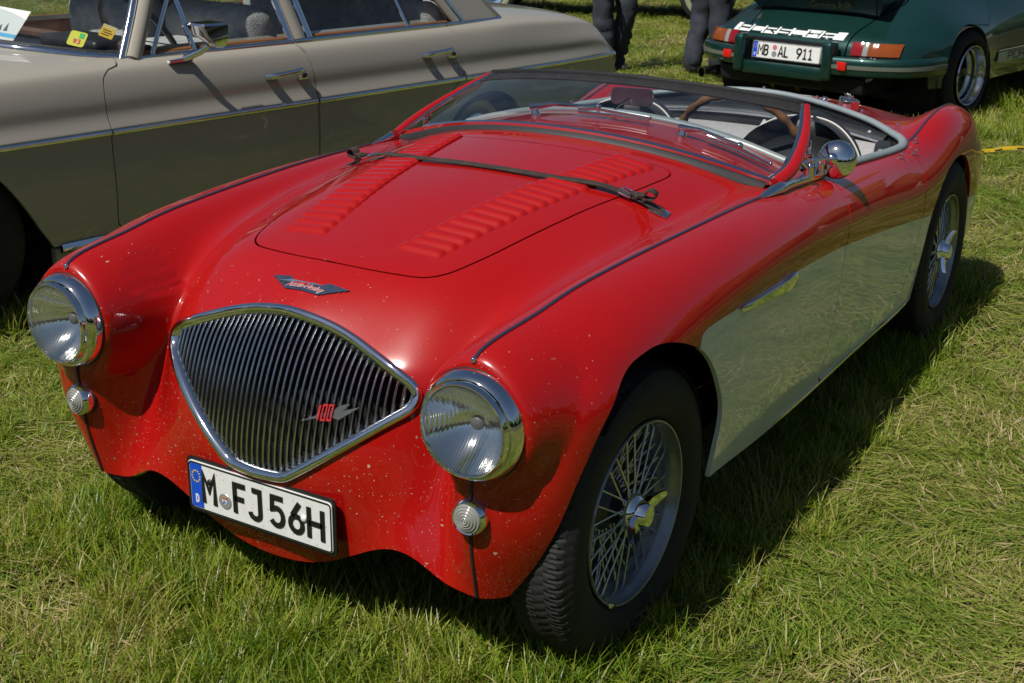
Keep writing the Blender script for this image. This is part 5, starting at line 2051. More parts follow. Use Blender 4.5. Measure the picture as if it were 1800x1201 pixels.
if sn_[110 * len(vs)][2] < 0:
    sn_ = -sn_
_, sf_ = grid_mesh(np.zeros((220, len(vs), 3)))
q = sf_[110 * (len(vs) - 1)]
if np.cross(sp_[q[1]] - sp_[q[0]], sp_[q[2]] - sp_[q[0]]) @ sn_[q[0]] < 0:
    sf_ = [q[::-1] for q in sf_]
sal = Sheet(sp_, sn_, sf_)


def sal_y(x, z):
    """outer half width of the saloon's flank"""
    m_ = (vv.ravel() > 3.2)
    d = (sp_[m_][:, 0] - x) ** 2 + 4 * (sp_[m_][:, 2] - z) ** 2
    return float(sp_[m_][np.argmin(d), 1])


SARCH = [spline([(-.36, .15), (-.355, .25), (-.325, .40), (-.24, .53), (-.10, .60), (.02, .605), (.14, .565), (.21, .51), (.281, .419), (.352, .306), (.398, .236), (.42, .15)], n=60),
         spline([(2.37, .15), (2.38, .25), (2.42, .40), (2.52, .50), (2.66, .535), (2.80, .525), (2.92, .46), (2.99, .36), (3.02, .25), (3.03, .15)], n=60)]
for a in SARCH:
    sal = sal.clip(-np.where(sal.V[:, 1] > .6, sdf_poly(sal.V[:, [0, 2]], np.r_[a, [(a[-1, 0], .0), (a[0, 0], .0)]]), -1))
FD = [(.760, .875), (.752, .838), (.672, .822), (.648, .795), (.636, .74), (.634, .68), (.634, .62), (.638, .54), (.646, .43), (.655, .26), (.66, .255), (1.0, .253), (1.62, .253), (1.622, .30), (1.618, .42), (1.612, .55), (1.603, .63), (1.607, .69), (1.604, .75), (1.586, .81), (1.563, .842), (1.56, .875)]
RD = [(1.57, .875), (1.572, .843), (1.592, .812), (1.610, .75), (1.613, .69), (1.610, .63), (1.618, .55), (1.624, .42), (1.628, .30), (1.63, .253), (2.0, .253), (2.28, .253), (2.33, .40), (2.40, .53), (2.46, .60), (2.51, .64), (2.513, .74), (2.498, .82), (2.484, .845), (2.48, .875)]
doors = []
for poly in (FD, RD):
    f = np.where(sal.V[:, 1] > .6, sdf_poly(sal.V[:, [0, 2]], poly), -1)
    doors.append(sal.clip(f - .0022).flange(.02))
    sal = sal.clip(-np.where(sal.V[:, 1] > .6, sdf_poly(sal.V[:, [0, 2]], poly), -1) - .0022)
BP = np.array([(.375, 0), (.39, .18), (.45, .38), (.56, .575), (.71, .680), (.80, .725), (.84, .752), (1.6, .758), (2.55, .752), (2.90, .735), (2.93, .60), (2.94, 0), (2.94, -.1), (.375, -.1)])
sal = sal.clip(-np.where(sal.V[:, 2] > .8, sdf_poly(sal.V[:, [0, 1]], BP), -1))
hp = np.array([(-.60, -.1), (-.60, .54), (.0, .575), (.24, .585), (.36, .46), (.315, .27), (.29, 0), (.29, -.1)])
fbn = np.where(sal.V[:, 2] > .7, sdf_poly(sal.V[:, [0, 1]], hp), -1)
s_bonnet = sal.clip(fbn - .002)
sal = sal.clip(-fbn - .002)
dp = np.array([(2.99, -.1), (2.99, .50), (3.02, .575), (3.56, .56), (3.60, .50), (3.60, -.1)])
fdk = np.where(sal.V[:, 2] > .7, sdf_poly(sal.V[:, [0, 1]], dp), -1)
s_deck = sal.clip(fdk - .002)
sal = sal.clip(-fdk - .002).flange(.02, keep=lambda p: abs(p[1]) > 1e-3)
both(sal).build('body', [M_BEIGE], saloon)
both(s_bonnet).build('bonnet', [M_BEIGE], saloon)
both(s_deck).build('boot_lid', [M_BEIGE], saloon)
SD = []
for dsh in doors:
    for sh in (mirror_sheet(dsh), dsh):
        SD.append(sh.build('door', [M_BEIGE], saloon))
# chrome waist trim with rubber shadow line, belt rail, sill trim
for s in (-1, 1):
    for x0, x1 in ((-.66, .632), (.638, 1.601), (1.612, 2.509), (2.518, 3.80)):
        xs = np.linspace(x0, x1, 24)
        pts = np.array([(x, s * sal_y(x, .618), .618) for x in xs])
        pts[:, 1] = s * np.interp(xs, np.linspace(-.7, 3.85, 40), [sal_y(x, .618) for x in np.linspace(-.7, 3.85, 40)])
        make('waist_trim', sweep(pts, [(-.011, -.004), (-.011, .001), (-.006, .006), (0, .0075), (.006, .006), (.011, .001), (.011, -.004)], np.tile((0, s, 0), (24, 1))), M_CHROME, saloon, sharp=60)
    for x0, x1 in ((.84, 1.566), (1.576, 2.482), (2.49, 2.90)):
        xs = np.linspace(x0, x1, 20)
        z = np.interp(xs, [.84, 1.2, 2.2, 2.9], [.842, .846, .851, .850])
        y = np.interp(xs, [.84, 1.6, 2.5, 2.9], [.757, .768, .763, .747])
        make('belt_rail', sweep(np.c_[xs, s * y, z], [(-.012, -.006), (-.012, .003), (-.005, .008), (.006, .006), (.012, -.004)], np.tile((0, s * .9, .42), (20, 1))), M_CHROME, saloon, sharp=60)
    xs = np.linspace(.42, 2.36, 16)
    make('sill_trim', sweep(np.c_[xs, np.full(16, s * .817), np.full(16, .232)], [(-.016, -.006), (-.016, .006), (0, .012), (.016, .004), (.016, -.006)], np.tile((0, s, 0), (16, 1))), M_CHROME, saloon)
    make('sill', box(1.96, .04, .09, (1.39, s * .775, .185), .01), M_BEIGE, saloon)


def gside(x, z, s, off=0.0):
    return np.array((x, s * (.748 - .36 * (z - .845) + off), z))


ROOF_Z = 1.30
for s in (-1, 1):
    A0, A1 = gside(.825, .842, s), gside(1.13, ROOF_Z - .02, s)
    make('a_pillar', tube(spline([A0, gside(.90, .96, s), gside(1.0, 1.12, s), A1], n=10), .030, 10, flat=(1, .8), up=(0, s, .3)), M_BEIGE, saloon)
    make('screen_side_trim', tube(spline([A0 + (-.045, s * -.012, -.005), gside(.855, .96, s) + (0, -s * .01, 0), gside(.955, 1.12, s) + (0, -s * .012, 0), A1 + (-.05, -s * .012, 0)], n=10), .0155, 10), M_CHROME, saloon)
    for xa, za, xb, zb, w, mt, nm in ((.905, .845, 1.205, ROOF_Z - .03, .009, M_CHROME, 'window_frame'), (1.098, .848, 1.05, 1.28, .012, M_CHROME, 'quarterlight_bar'), (1.575, .848, 1.50, 1.28, .016, M_CHROME, 'window_frame'),
                                      (1.625, .848, 1.545, 1.28, .030, M_BEIGE, 'b_pillar'), (1.680, .848, 1.60, 1.28, .016, M_CHROME, 'window_frame'), (2.262, .850, 2.13, 1.28, .009, M_CHROME, 'window_bar'),
                                      (2.585, .852, 2.24, 1.28, .024, M_BEIGE, 'window_frame'), (2.635, .852, 2.29, 1.28, .012, M_CHROME, 'window_frame')):
        a, b = gside(xa, za, s), gside(xb, zb, s)
        make(nm, tube([a, a * .67 + b * .33, a * .33 + b * .67, b], w, 8, flat=(1, .55), up=(0, s, .36)), mt, saloon)
    c = [gside(2.645, .852, s), gside(2.905, .848, s, -.02), gside(2.55, 1.28, s, -.01), gside(2.30, 1.28, s)]
    cc = [p + (0, -s * .02, 0) for p in c]
    make('c_pillar', (np.array(c + cc), [(0, 1, 2, 3) if s > 0 else (3, 2, 1, 0), (0, 4, 5, 1), (1, 5, 6, 2), (3, 7, 4, 0)]), M_BEIGE, saloon)
    make('rear_screen_trim', tube(spline([gside(2.915, .850, s, -.02), gside(2.80, .965, s, -.03), gside(2.55, 1.27, s, -.03)], n=8), .014, 8), M_CHROME, saloon)
    for q in ([(1.10, .85), (1.575, .85), (1.505, 1.28), (1.055, 1.28)], [(.90, .85), (1.095, .85), (1.05, 1.20), (1.04, 1.15)], [(1.69, .85), (2.57, .852), (2.24, 1.28), (1.61, 1.28)]):
        make('side_window', (np.array([gside(x, z, s, -.006) for x, z in q]), [(0, 1, 2, 3)]), M_GLASS_DARK, saloon, smooth=False)
# roof, screens, dash, seats
R = []
for x in np.linspace(1.1, 2.6, 12):
    t = (x - 1.1) / 1.5
    z = ROOF_Z + .045 * math.sin(math.pi * min(1, .12 + t * .9))
    R.append([(x - .10 * abs(yy) ** 0 * 0, yy * .60, z - .07 * abs(yy) ** 4) for yy in np.linspace(-1, 1, 15)])
make('roof', grid_mesh(np.array(R)), M_BEIGE, saloon)
sb = spline([(.855, -.742, .846), (.70, -.692, .860), (.55, -.580, .883), (.44, -.385, .902), (.38, -.18, .911), (.365, 0, .914), (.38, .18, .911), (.44, .385, .902), (.55, .580, .883), (.70, .692, .860), (.855, .742, .846)], n=41)
st_ = spline([(1.14, -.575, 1.285), (1.06, -.40, 1.30), (1.0, 0, 1.31), (1.06, .40, 1.30), (1.14, .575, 1.285)], n=41)
W = np.array([[sb[i] * (1 - t) + st_[i] * t + (0, 0, .02 * math.sin(math.pi * t)) for t in np.linspace(0, 1, 10)] for i in range(41)])
scr = make('windscreen', grid_mesh(W), M_GLASS, saloon)
make('screen_trim', tube(sb + (-.010, 0, .000), .0185, 12, flat=(1, .9)), M_CHROME, scr)
make('screen_gasket', tube(sb + (.012, 0, .012), .009, 8), M_RUBBER, scr)
rb_ = np.array([(2.93, -.70, .85), (2.945, 0, .862), (2.93, .70, .85)])
rt_ = np.array([(2.56, -.56, 1.285), (2.58, 0, 1.30), (2.56, .56, 1.285)])
make('rear_screen', grid_mesh(np.stack([rb_, rt_], 1)), M_GLASS_DARK, saloon)
make('dashboard', box(.34, 1.42, .10, (.86, 0, .80), .04, 3), simple('navy_dash', (.018, .024, .034), .55), saloon)
make('dash_band', tube(spline([(.93, -.70, .862), (.90, -.3, .872), (.90, .3, .872), (.93, .70, .862)], n=16), .020, 8), M_BROWNTRIM, saloon)
make('instrument_hood', box(.20, .38, .05, (.90, -.36, .868), .022, 3), M_LEATHER, saloon)
t = np.linspace(0, 2 * math.pi, 60, endpoint=False)
make('steering_wheel', tm(tube(np.stack([.205 * np.cos(t), .205 * np.sin(t), 0 * t], 1), .012, 8, closed=True), axis_frame((1.14, -.36, .86), (.8, 0, .5))), M_BLACK, saloon)
for y in (-.36, .36):
    for x, hh in ((1.52, 1.00),):
        make('sheepskin_seat', joinm([box(.20, .56, .52, (x, y, hh - .28), .08, 4), box(.50, .56, .20, (x - .26, y, .55), .07, 4)]), M_SHEEP, saloon)
make('passenger_throw', box(.55, .50, .30, (1.20, -.42, .70), .10, 4), M_SHEEP, saloon)
make('rear_seat', joinm([box(.22, 1.36, .50, (2.58, 0, .72), .07, 4), box(.50, 1.36, .20, (2.35, 0, .55), .06, 4)]), M_SHEEP, saloon)
make('parcel_shelf', box(.34, 1.36, .03, (2.78, 0, .868), .01), M_TAN, saloon)
for s in (-1, 1):
    make('door_card', box(1.85, .04, .30, (1.66, s * .715, .715), .015), M_TAN, saloon)
make('seat_back_panel', box(.03, .30, .30, (1.66, .10, .93), .01), M_TAN, saloon)
make('floor', box(3.9, 1.36, .03, (1.5, 0, .26)), M_UNDER, saloon)
make('engine_bay', box(.9, 1.2, .45, (-.2, 0, .52)), M_UNDER, saloon)
make('boot_floor', box(.9, 1.3, .2, (3.2, 0, .45)), M_UNDER, saloon)
# papers and stickers inside the windscreen


def on_screen(i, t, du=(0, 0)):
    a = W[int(i), int(t * 9)]
    return a


def screen_patch(name, y0, x_along, w, h, mat, tilt, lift=.004, parent=scr, rot=0.0):
    """small sheet lying just inside the windscreen at lateral y0 and fraction x_along up the glass"""
    i = int(np.argmin(np.abs(sb[:, 1] - y0)))
    i = min(max(i, 1), 39)
    b = W[i, 0] * (1 - x_along) + W[i, -1] * x_along
    up = W[i, -1] - W[i, 0]
    side = W[i + 1, 4] - W[i - 1, 4]
    n = np.cross(side, up)
    n /= np.linalg.norm(n)
    M = frame(b - n * lift * np.sign(n @ np.array((-1, 0, .5))), side, up)
    M = M @ np.array(Matrix.Rotation(rot, 4, 'Z'))
    if (M[:3, 2] @ np.array((-1, -.2, .6))) < 0:
        M = M @ np.diag((-1, 1, -1, 1)).astype(float)
    return M


SM1 = screen_patch('s', -.655, .115, 0, 0, None, 0, rot=.15)
stk = make('season_sticker', tm(prism(rounded_rect(.060, .066, .010), .001), SM1), simple('sticker_yellow', (.62, .60, .03), .5), scr)
make('sticker_flag', tm(prism([(.004, .004), (.022, .004), (.022, .028), (.004, .028)], .0016), SM1), simple('sticker_green', (.04, .45, .12), .5), stk)
make('sticker_number', tm(glyphs('93', .024, .0052, .0018, .004, -.010, -.024)[0], SM1), simple('sticker_pink', (.62, .04, .10), .5), stk)
SM2 = screen_patch('s', -.690, .175, 0, 0, None, 0, rot=.35)
stk2 = make('toll_sticker', tm(prism(rounded_rect(.050, .042, .004), .001), SM2), simple('sticker_amber', (.62, .38, .01), .5), scr)
make('sticker_head', tm(prism([(-.025, .021), (-.025, .034), (.025, .034), (.025, .021)][::-1], .001), SM2), simple('sticker_cream', (.50, .42, .22), .5), stk2)
make('sticker_print', tm(strokes([[(-.018, .010), (.012, .010)], [(-.014, .000), (.018, .000)], [(-.018, -.010), (.010, -.010)]], .004, .0016), SM2), M_PLATEBLACK, stk2)
PM1 = frame((.535, -.36, .935), (.25, -.95, -.08), (.42, .12, .80))
pap = make('windscreen_paper', tm(prism([(-.22, -.07), (.07, -.07), (.12, .09), (-.22, .09)], .001), PM1), M_DECALWHITE, scr)
make('paper_stripe', tm(joinm([prism([(-.22, -.018), (.085, -.018), (.09, -.004), (-.22, -.004)], .0018), prism([(-.22, -.045), (.078, -.045), (.08, -.038), (-.22, -.038)], .0018)]), PM1), simple('pale_blue_print', (.10, .42, .70), .5), pap)
make('paper_print', tm(joinm([prism([(-.2 + .028 * k, .004), (-.182 + .028 * k, .004), (-.184 + .028 * k, .020 + .008 * (k % 3)), (-.196 + .028 * k, .014)], .0018) for k in range(9)]), PM1), simple('grey_print', (.10, .12, .12), .6), pap)
# door handles and mirror
for k, (x0, x1, z) in enumerate(((1.355, 1.545, .742), (2.25, 2.44, .748))):
    y = -sal_y(x0, z)
    pts = spline([(x0, y - .006, z - .004), (x0 + .03, y - .030, z - .001), (x0 + .10, y - .034, z + .003), (x1 - .02, y - .030, z + .008), (x1, y - .010, z + .008)], n=18)
    h = make('door_handle', joinm([tube(pts, np.interp(np.linspace(0, 1, 18), [0, .2, .6, 1], [.007, .010, .009, .010]), 10, flat=(.8, 1.1)), box(.05, .026, .012, (x0 + .022, y - .010, z - .010), .004), box(.045, .034, .036, (x1 - .012, y - .014, z - .014), .010, 3)]), M_CHROME, SD[0 if k == 0 else 2])
    make('handle_button', tm(lathe([(.009, 0), (.009, .006), (1e-5, .007)], 14), axis_frame((x1 - .012, y - .031, z - .012), (0, -1, 0))), M_STEEL, SD[0 if k == 0 else 2])
mx_, mz_ = 1.045, .925
my = -.905
H = []
for z, x0, x1, y0, y1 in ((-.048, .030, .062, -.010, .012), (-.040, .012, .068, -.024, .030), (0, -.040, .064, -.040, .052), (.036, -.062, .060, -.046, .062), (.044, -.058, .056, -.040, .056)):
    H.append([(mx_ + x0, my + y0 * .5, mz_ + z), (mx_ + x0 + .010, my + y0, mz_ + z), (mx_ + x1 - .006, my + y0, mz_ + z), (mx_ + x1, my + (y0 + y1) / 2, mz_ + z), (mx_ + x1 - .006, my + y1, mz_ + z), (mx_ + x0 + .010, my + y1, mz_ + z)])
V, F = grid_mesh(np.array(H), close_v=True)
F += [tuple(range(6)), tuple(24 + k for k in range(6))[::-1]]
mir = make('door_mirror', (V, F), M_CHROME, SD[0], sharp=35)
make('mirror_stalk', joinm([tube([(1.05, my + .01, .885), (1.035, my + .04, .862), (1.00, -.815, .836)], [.010, .012, .013], 10), tube([(.93, -.812, .829), (1.03, -.812, .832)], [.009, .013], 10, flat=(1, .7))]), M_CHROME, SD[0])
make('wheel_arch_liner', joinm([lathe([(.40, -.62), (.40, -.05), (.02, -.05)], 24)] and [tm(lathe([(.44, 0), (.44, .30), (.02, .30)], 30), axis_frame((.02, -.785, .24), (0, 1, 0)))]), M_UNDER, saloon)
make('wheel_arch_liner', tm(lathe([(.36, 0), (.36, .30), (.02, .30)], 30), axis_frame((2.70, -.785, .24), (0, 1, 0))), M_UNDER, saloon)
for x in (0.0, 2.70):
    for s in (-1, 1):
        WM_ = axis_frame((x, s * .715, .305), (0, s, 0))
        w_ = make('wheel', tm(lathe([(.185, .075), (.19, .060), (.155, .045), (.15, .030), (.10, .040), (.06, .055), (1e-5, .058)], 40), WM_), M_BEIGE, saloon)
        make('hub_cap', tm(lathe([(.125, .040), (.12, .056), (.07, .074), (.03, .080), (1e-5, .081)], 36), WM_), M_CHROME, w_)
        make('tyre', tm(tyre_mesh(.315, .188, .085, 120, False), WM_), M_TYRE, w_)
make('tail_lamp', box(.05, .18, .16, (3.80, -.66, .50), .02, 3), M_REDLENS, saloon)
make('tail_lamp', box(.05, .18, .16, (3.80, .66, .50), .02, 3), M_REDLENS, saloon)
for x, z in ((-.84, .40), (3.90, .40)):
    make('bumper', tube(spline([(x + (.35 if x < 0 else -.35), -.86, z), (x + (.06 if x < 0 else -.06), -.80, z), (x, -.5, z), (x, .5, z), (x + (.06 if x < 0 else -.06), .80, z), (x + (.35 if x < 0 else -.35), .86, z)], n=30), .045, 10, flat=(.5, 1)), M_CHROME, saloon)
make('front_grille', box(.06, .50, .34, (-.80, 0, .62), .03), M_CHROME_DULL, saloon)
# ================================================================ dark green rear-engined coupe (local x forward from its rear axle, y left)
coupe = thing('sports_coupe', 'dark green sports coupe seen from behind with white lettering across its tail', 'car', (7.112, 1.035, -.005), -0.229)
CL = [
 [(-.93, 0, .47), (-.925, .25, .47), (-.905, .42, .47), (-.87, .58, .47), (-.80, .70, .47), (-.70, .78, .465), (-.64, .80, .45), (-.60, .81, .40), (-.57, .815, .34), (-.55, .815, .27)],
 [(-.89, 0, .56), (-.885, .25, .56), (-.865, .42, .56), (-.82, .58, .56), (-.73, .705, .555), (-.62, .79, .53), (-.55, .82, .49), (-.50, .83, .42), (-.47, .835, .35), (-.45, .835, .27)],
 [(-.72, 0, .665), (-.72, .25, .66), (-.70, .42, .648), (-.66, .58, .63), (-.58, .70, .605), (-.48, .80, .56), (-.42, .835, .51), (-.38, .85, .43), (-.35, .85, .35), (-.33, .845, .26)],
 [(-.45, 0, .80), (-.45, .25, .795), (-.43, .42, .775), (-.40, .58, .74), (-.36, .70, .69), (-.28, .81, .615), (-.24, .85, .53), (-.20, .86, .44), (-.18, .86, .35), (-.16, .85, .25)],
 [(-.1, 0, .96), (-.1, .25, .95), (-.08, .42, .90), (-.05, .57, .82), (-.02, .69, .735), (.02, .80, .64), (.03, .85, .54), (.04, .86, .44), (.05, .855, .35), (.06, .845, .25)],
 [(.35, 0, 1.14), (.35, .25, 1.125), (.36, .42, 1.05), (.38, .56, .88), (.40, .665, .765), (.40, .755, .665), (.38, .80, .56), (.37, .805, .45), (.37, .80, .35), (.37, .79, .25)],
 [(.85, 0, 1.25), (.85, .25, 1.235), (.85, .44, 1.15), (.86, .60, .90), (.86, .69, .77), (.86, .745, .68), (.86, .775, .57), (.86, .775, .45), (.86, .765, .35), (.86, .75, .25)],
 [(1.4, 0, 1.18), (1.4, .25, 1.165), (1.42, .44, 1.08), (1.45, .60, .87), (1.45, .69, .76), (1.45, .745, .67), (1.45, .775, .56), (1.45, .775, .45), (1.45, .765, .35), (1.45, .75, .25)],
 [(1.85, 0, .90), (1.85, .25, .88), (1.85, .45, .84), (1.9, .58, .80), (1.9, .68, .74), (1.9, .75, .66), (1.9, .79, .56), (1.9, .79, .45), (1.9, .78, .35), (1.9, .76, .25)],
 [(2.4, 0, .74), (2.4, .25, .74), (2.4, .42, .74), (2.4, .56, .77), (2.4, .66, .75), (2.4, .73, .66), (2.4, .77, .56), (2.4, .77, .45), (2.4, .77, .35), (2.4, .76, .25)],
 [(2.85, 0, .52), (2.85, .25, .53), (2.85, .42, .56), (2.85, .56, .60), (2.84, .65, .57), (2.83, .70, .52), (2.8, .73, .46), (2.78, .74, .40), (2.76, .74, .33), (2.75, .73, .26)],
 [(2.93, 0, .28), (2.93, .25, .28), (2.92, .42, .28), (2.90, .56, .28), (2.87, .64, .28), (2.84, .69, .28), (2.82, .72, .28), (2.80, .73, .27), (2.78, .73, .265), (2.76, .72, .26)],
]
D = []
for u, row in enumerate(CL):
    for v, p in enumerate(row):
        D.append((u, v, *p, 1.0))
        if 0 < v < 3:
            D.append((u, -v, p[0], -p[1], p[2], 1.0))
CB = Surf(D, (0, 11), (-2, 9), 26, 26, 0.004)
us, vs = np.linspace(0, 11, 130), np.linspace(0, 9, 64)
uu, vv = np.meshgrid(us, vs, indexing='ij')
cp_, cu_, cv_ = CB.ev(uu, vv, True)
cn_ = np.cross(cv_, cu_)
cn_ /= np.linalg.norm(cn_, axis=1)[:, None]
if cn_[70 * 64][2] < 0:
    cn_ = -cn_
_, cf_ = grid_mesh(np.zeros((130, 64, 3)))
q = cf_[70 * 63]
if np.cross(cp_[q[1]] - cp_[q[0]], cp_[q[2]] - cp_[q[0]]) @ cn_[q[0]] < 0:
    cf_ = [q[::-1] for q in cf_]
csh = Sheet(cp_, cn_, cf_)
for a in (spline([(-.43, .2), (-.42, .36), (-.345, .525), (-.21, .615), (-.03, .645), (.11, .595), (.19, .46), (.20, .36), (.21, .2)], n=50),
          spline([(1.93, .2), (1.95, .40), (2.05, .55), (2.20, .62), (2.36, .61), (2.50, .52), (2.58, .36), (2.59, .2)], n=40)):
    csh = csh.clip(-np.where(csh.V[:, 1] > .55, sdf_poly(csh.V[:, [0, 2]], np.r_[a, [(a[-1, 0], 0), (a[0, 0], 0)]]), -1))
lid = np.array([(-1.2, -.1), (-1.2, .40), (-.80, .40), (-.62, .435), (-.40, .50), (-.12, .47), (-.06, .30), (-.05, -.1)])
fl_ = np.where((csh.V[:, 0] < .2), sdf_poly(csh.V[:, [0, 1]], lid), -1)
c_lid = csh.clip(fl_ - .006).flange(.03, keep=lambda p: abs(p[1]) > 1e-3)
csh = csh.clip(-fl_ - .004)
cd = np.array([(.44, .30), (.43, .50), (.40, .66), (.46, .80), (.60, .845), (1.50, .80), (1.56, .60), (1.50, .30)])
fd_ = np.where(csh.V[:, 1] > .5, sdf_poly(csh.V[:, [0, 2]], cd), -1)
c_door = csh.clip(fd_ - .002).flange(.02)
csh = csh.clip(-fd_ - .002)
win = np.array([(.10, .90), (.62, 1.16), (1.22, 1.12), (1.62, .905), (.50, .885)])
fw_ = np.where(csh.V[:, 1] > .42, sdf_poly(csh.V[:, [0, 2]], win), -1)
c_win = csh.clip(fw_)
csh = csh.clip(-fw_).flange(.02, keep=lambda p: abs(p[1]) > 1e-3)
both(csh).build('body', [M_GREEN], coupe)
engine_lid = both(c_lid).build('engine_lid', [M_GREEN], coupe)
both(c_win).build('side_window', [simple('dark_glass', (.01, .012, .012), .04, 0, 1)], coupe)
for sh in (mirror_sheet(c_door), c_door):
    cdo = sh.build('door', [M_GREEN], coupe)
rw = np.array([[(-.02, y * .95, .99 - .16 * (y / .42) ** 2), (.32, y * .9, 1.125 - .05 * (y / .42) ** 2)] for y in np.linspace(-.40, .40, 9)]) + (0, 0, .012)
make('rear_window', grid_mesh(rw), simple('dark_glass', (.01, .012, .012), .04, 0, 1), coupe)


def tail_pt(y, z, off=0.0):
    """skin of the tail at lateral y and height z"""
    m_ = (cp_[:, 0] < .0) & (cn_[:, 0] < -.05)
    d = (cp_[m_][:, 1] - abs(y)) ** 2 + (cp_[m_][:, 2] - z) ** 2
    k = np.argsort(d)[:4]
    w = 1 / (d[k] + 1e-6)
    w /= w.sum()
    p, n = (w[:, None] * cp_[m_][k]).sum(0), (w[:, None] * cn_[m_][k]).sum(0)
    n /= np.linalg.norm(n)
    s = 1 if y >= 0 else -1
    p = np.array((p[0], y, z))
    n = n * (1, s, 1)
    return p + n * off, n


def on_tail(y0, y1, z0, z1, off, thick, ny=14, nz=2):
    """curved slab wrapped on the tail"""
    G, H = np.zeros((ny, nz, 3)), np.zeros((ny, nz, 3))
    for i, y in enumerate(np.linspace(y0, y1, ny)):
        for j, z in enumerate(np.linspace(z0, z1, nz)):
            p, n = tail_pt(y, z)
            G[i, j] = p + n * (off + thick)
            H[i, j] = p + n * off
    V1, F1 = grid_mesh(G)
    V2, F2 = grid_mesh(H)
    k = ny * nz
    side = []
    for i in range(ny - 1):
        for j in (0, nz - 1):
            a, b = i * nz + j, (i + 1) * nz + j
            side.append((a, b, k + b, k + a))
    for i in (0, ny - 1):
        for j in range(nz - 1):
            a, b = i * nz + j, i * nz + j + 1
            side.append((a, b, k + b, k + a))
    m_ = (np.r_[V1, V2], F1 + side)
    bm = bmesh.new()
    for v in m_[0]:
        bm.verts.new(v)
    bm.verts.ensure_lookup_table()
    for f in m_[1]:
        bm.faces.new([bm.verts[i] for i in f])
    bmesh.ops.recalc_face_normals(bm, faces=bm.faces)
    c0 = bm.faces.calc_center_median() if False else None
    V = np.array([v.co[:] for v in bm.verts])
    F = [tuple(v.index for v in f.verts) for f in bm.faces]
    bm.free()
    return V, F


for s in (-1, 1):
    make('tail_lamp', on_tail(s * .435, s * .505, .475, .548, .002, .014, 6, 4), M_REDLENS, coupe)
    make('reversing_lamp', on_tail(s * .507, s * .540, .475, .548, .002, .014, 5, 4), M_CLEARLENS, coupe)
    make('indicator_lamp', on_tail(s * .542, s * .708, .475, .546, .002, .014, 12, 4), M_ORANGELENS, coupe)
# bumper with rubber strip, reflectors, overriders
pts = spline([(-.42, -.842, .41), (-.62, -.83, .41), (-.80, -.76, .41), (-.93, -.60, .41), (-.985, -.42, .41), (-1.0, -.36, .41)], n=24)
for s in (-1, 1):
    P = pts * (1, s, 1)
    bsec = [(-.058, -.05), (-.060, -.006), (-.050, .010), (-.030, .016), (.030, .016), (.050, .010), (.060, -.004), (.058, -.05)]
    outw = np.c_[np.gradient(P[:, 1]), -np.gradient(P[:, 0]), np.zeros(24)]
    outw *= np.where((outw[:, :1] > 0), -1, 1)
    B = sweep(P, bsec, outw)
    make('bumper', B, M_GREEN, coupe, sharp=40)
    strip = sweep(P + outw / np.linalg.norm(outw, axis=1)[:, None] * .016, [(-.012, 0), (-.012, .005), (.012, .005), (.012, 0)], outw)
    make('bumper_strip', strip, simple('grey_bumper_rubber', (.12, .13, .11), .5), coupe)
    make('reflector', tm(box(.070, .052, .014, (0, 0, 0), .004), frame((-1.005, s * .435, .415), (.12, 1, 0), (0, 0, 1))), simple('red_reflector', (.62, .012, .008), .35), coupe)
    make('overrider', box(.11, .075, .24, (-.985, s * .335, .435), .022, 3), M_GREEN, coupe)
make('bumper_centre', box(.10, .62, .085, (-.965, 0, .345), .015), M_GREEN, coupe)
make('plate_recess', box(.06, .62, .16, (-.900, 0, .455), .01), M_BLACK, coupe)
CPM = frame((-.968, -.0, .459), (0, -1, 0), (.12, 0, 1))
number_plate(coupe, CPM, .52, .11, [('MB', -.214, 1.0), ('AL', -.057, 1.08), ('911', .080, 1.22)], [(-.088, .022, simple('seal_red', (.55, .14, .18), .5), .017), (-.088, -.020, M_SEAL, .019)])
make('rear_valance', tm(box(.06, 1.10, .11, (0, 0, 0), .02), Matrix.Translation((-.89, 0, .285)) @ Matrix.Rotation(-.25, 4, 'Y')), M_MATT, coupe)
make('silencer', tm(lathe([(1e-5, -.26), (.09, -.26), (.095, -.24), (.095, .24), (.09, .26), (1e-5, .26)], 24), axis_frame((-.62, .20, .235), (0, 1, 0))), M_UNDER, coupe)
for y in (-.05, -.25):
    make('silencer_strap', tm(lathe([(.097, -.016), (.101, -.016), (.101, .016), (.097, .016)], 24), axis_frame((-.62, y + .30, .235), (0, 1, 0))), simple('brass_strap', (.30, .22, .04), .4, .8), coupe)
make('tailpipe', tm(lathe([(.034, 0), (.034, .22), (.038, .22), (.038, 0)], 20, closed=True), axis_frame((-.80, .585, .275), (-.97, .22, -.03))), M_CHROME_DULL, coupe)
# white stripe with the lettering left green
band = on_tail(-.36, .50, .556, .598, .0035, .001, 40, 3)
decal = make('tail_stripe', band, M_DECALWHITE, engine_lid)
PORS = {'P': [[(0, 0), (0, 1), (1, 1), (1, .45), (0, .45)]], 'O': [[(0, 0), (0, 1), (1, 1), (1, 0), (0, 0)]], 'R': [[(0, 0), (0, 1), (1, 1), (1, .5), (0, .5)], [(.45, .5), (1, 0)]],
        'S': [[(1, 1), (0, 1), (0, .52), (1, .48), (1, 0), (0, 0)]], 'C': [[(1, 1), (0, 1), (0, 0), (1, 0)]], 'H': [[(0, 0), (0, 1)], [(1, 0), (1, 1)], [(0, .5), (1, .5)]], 'E': [[(1, 1), (0, 1), (0, 0), (1, 0)], [(0, .5), (.9, .5)]]}


def wide_word(word, x0, dx, w, h, sw, th):
    out = []
    for k, ch in enumerate(word):
        out.append((strokes([[(x0 + k * dx + .010 * (py - .5) + px * w, sw / 2 + py * (h - sw)) for px, py in l] for l in PORS[ch]], sw, th)))
    return out


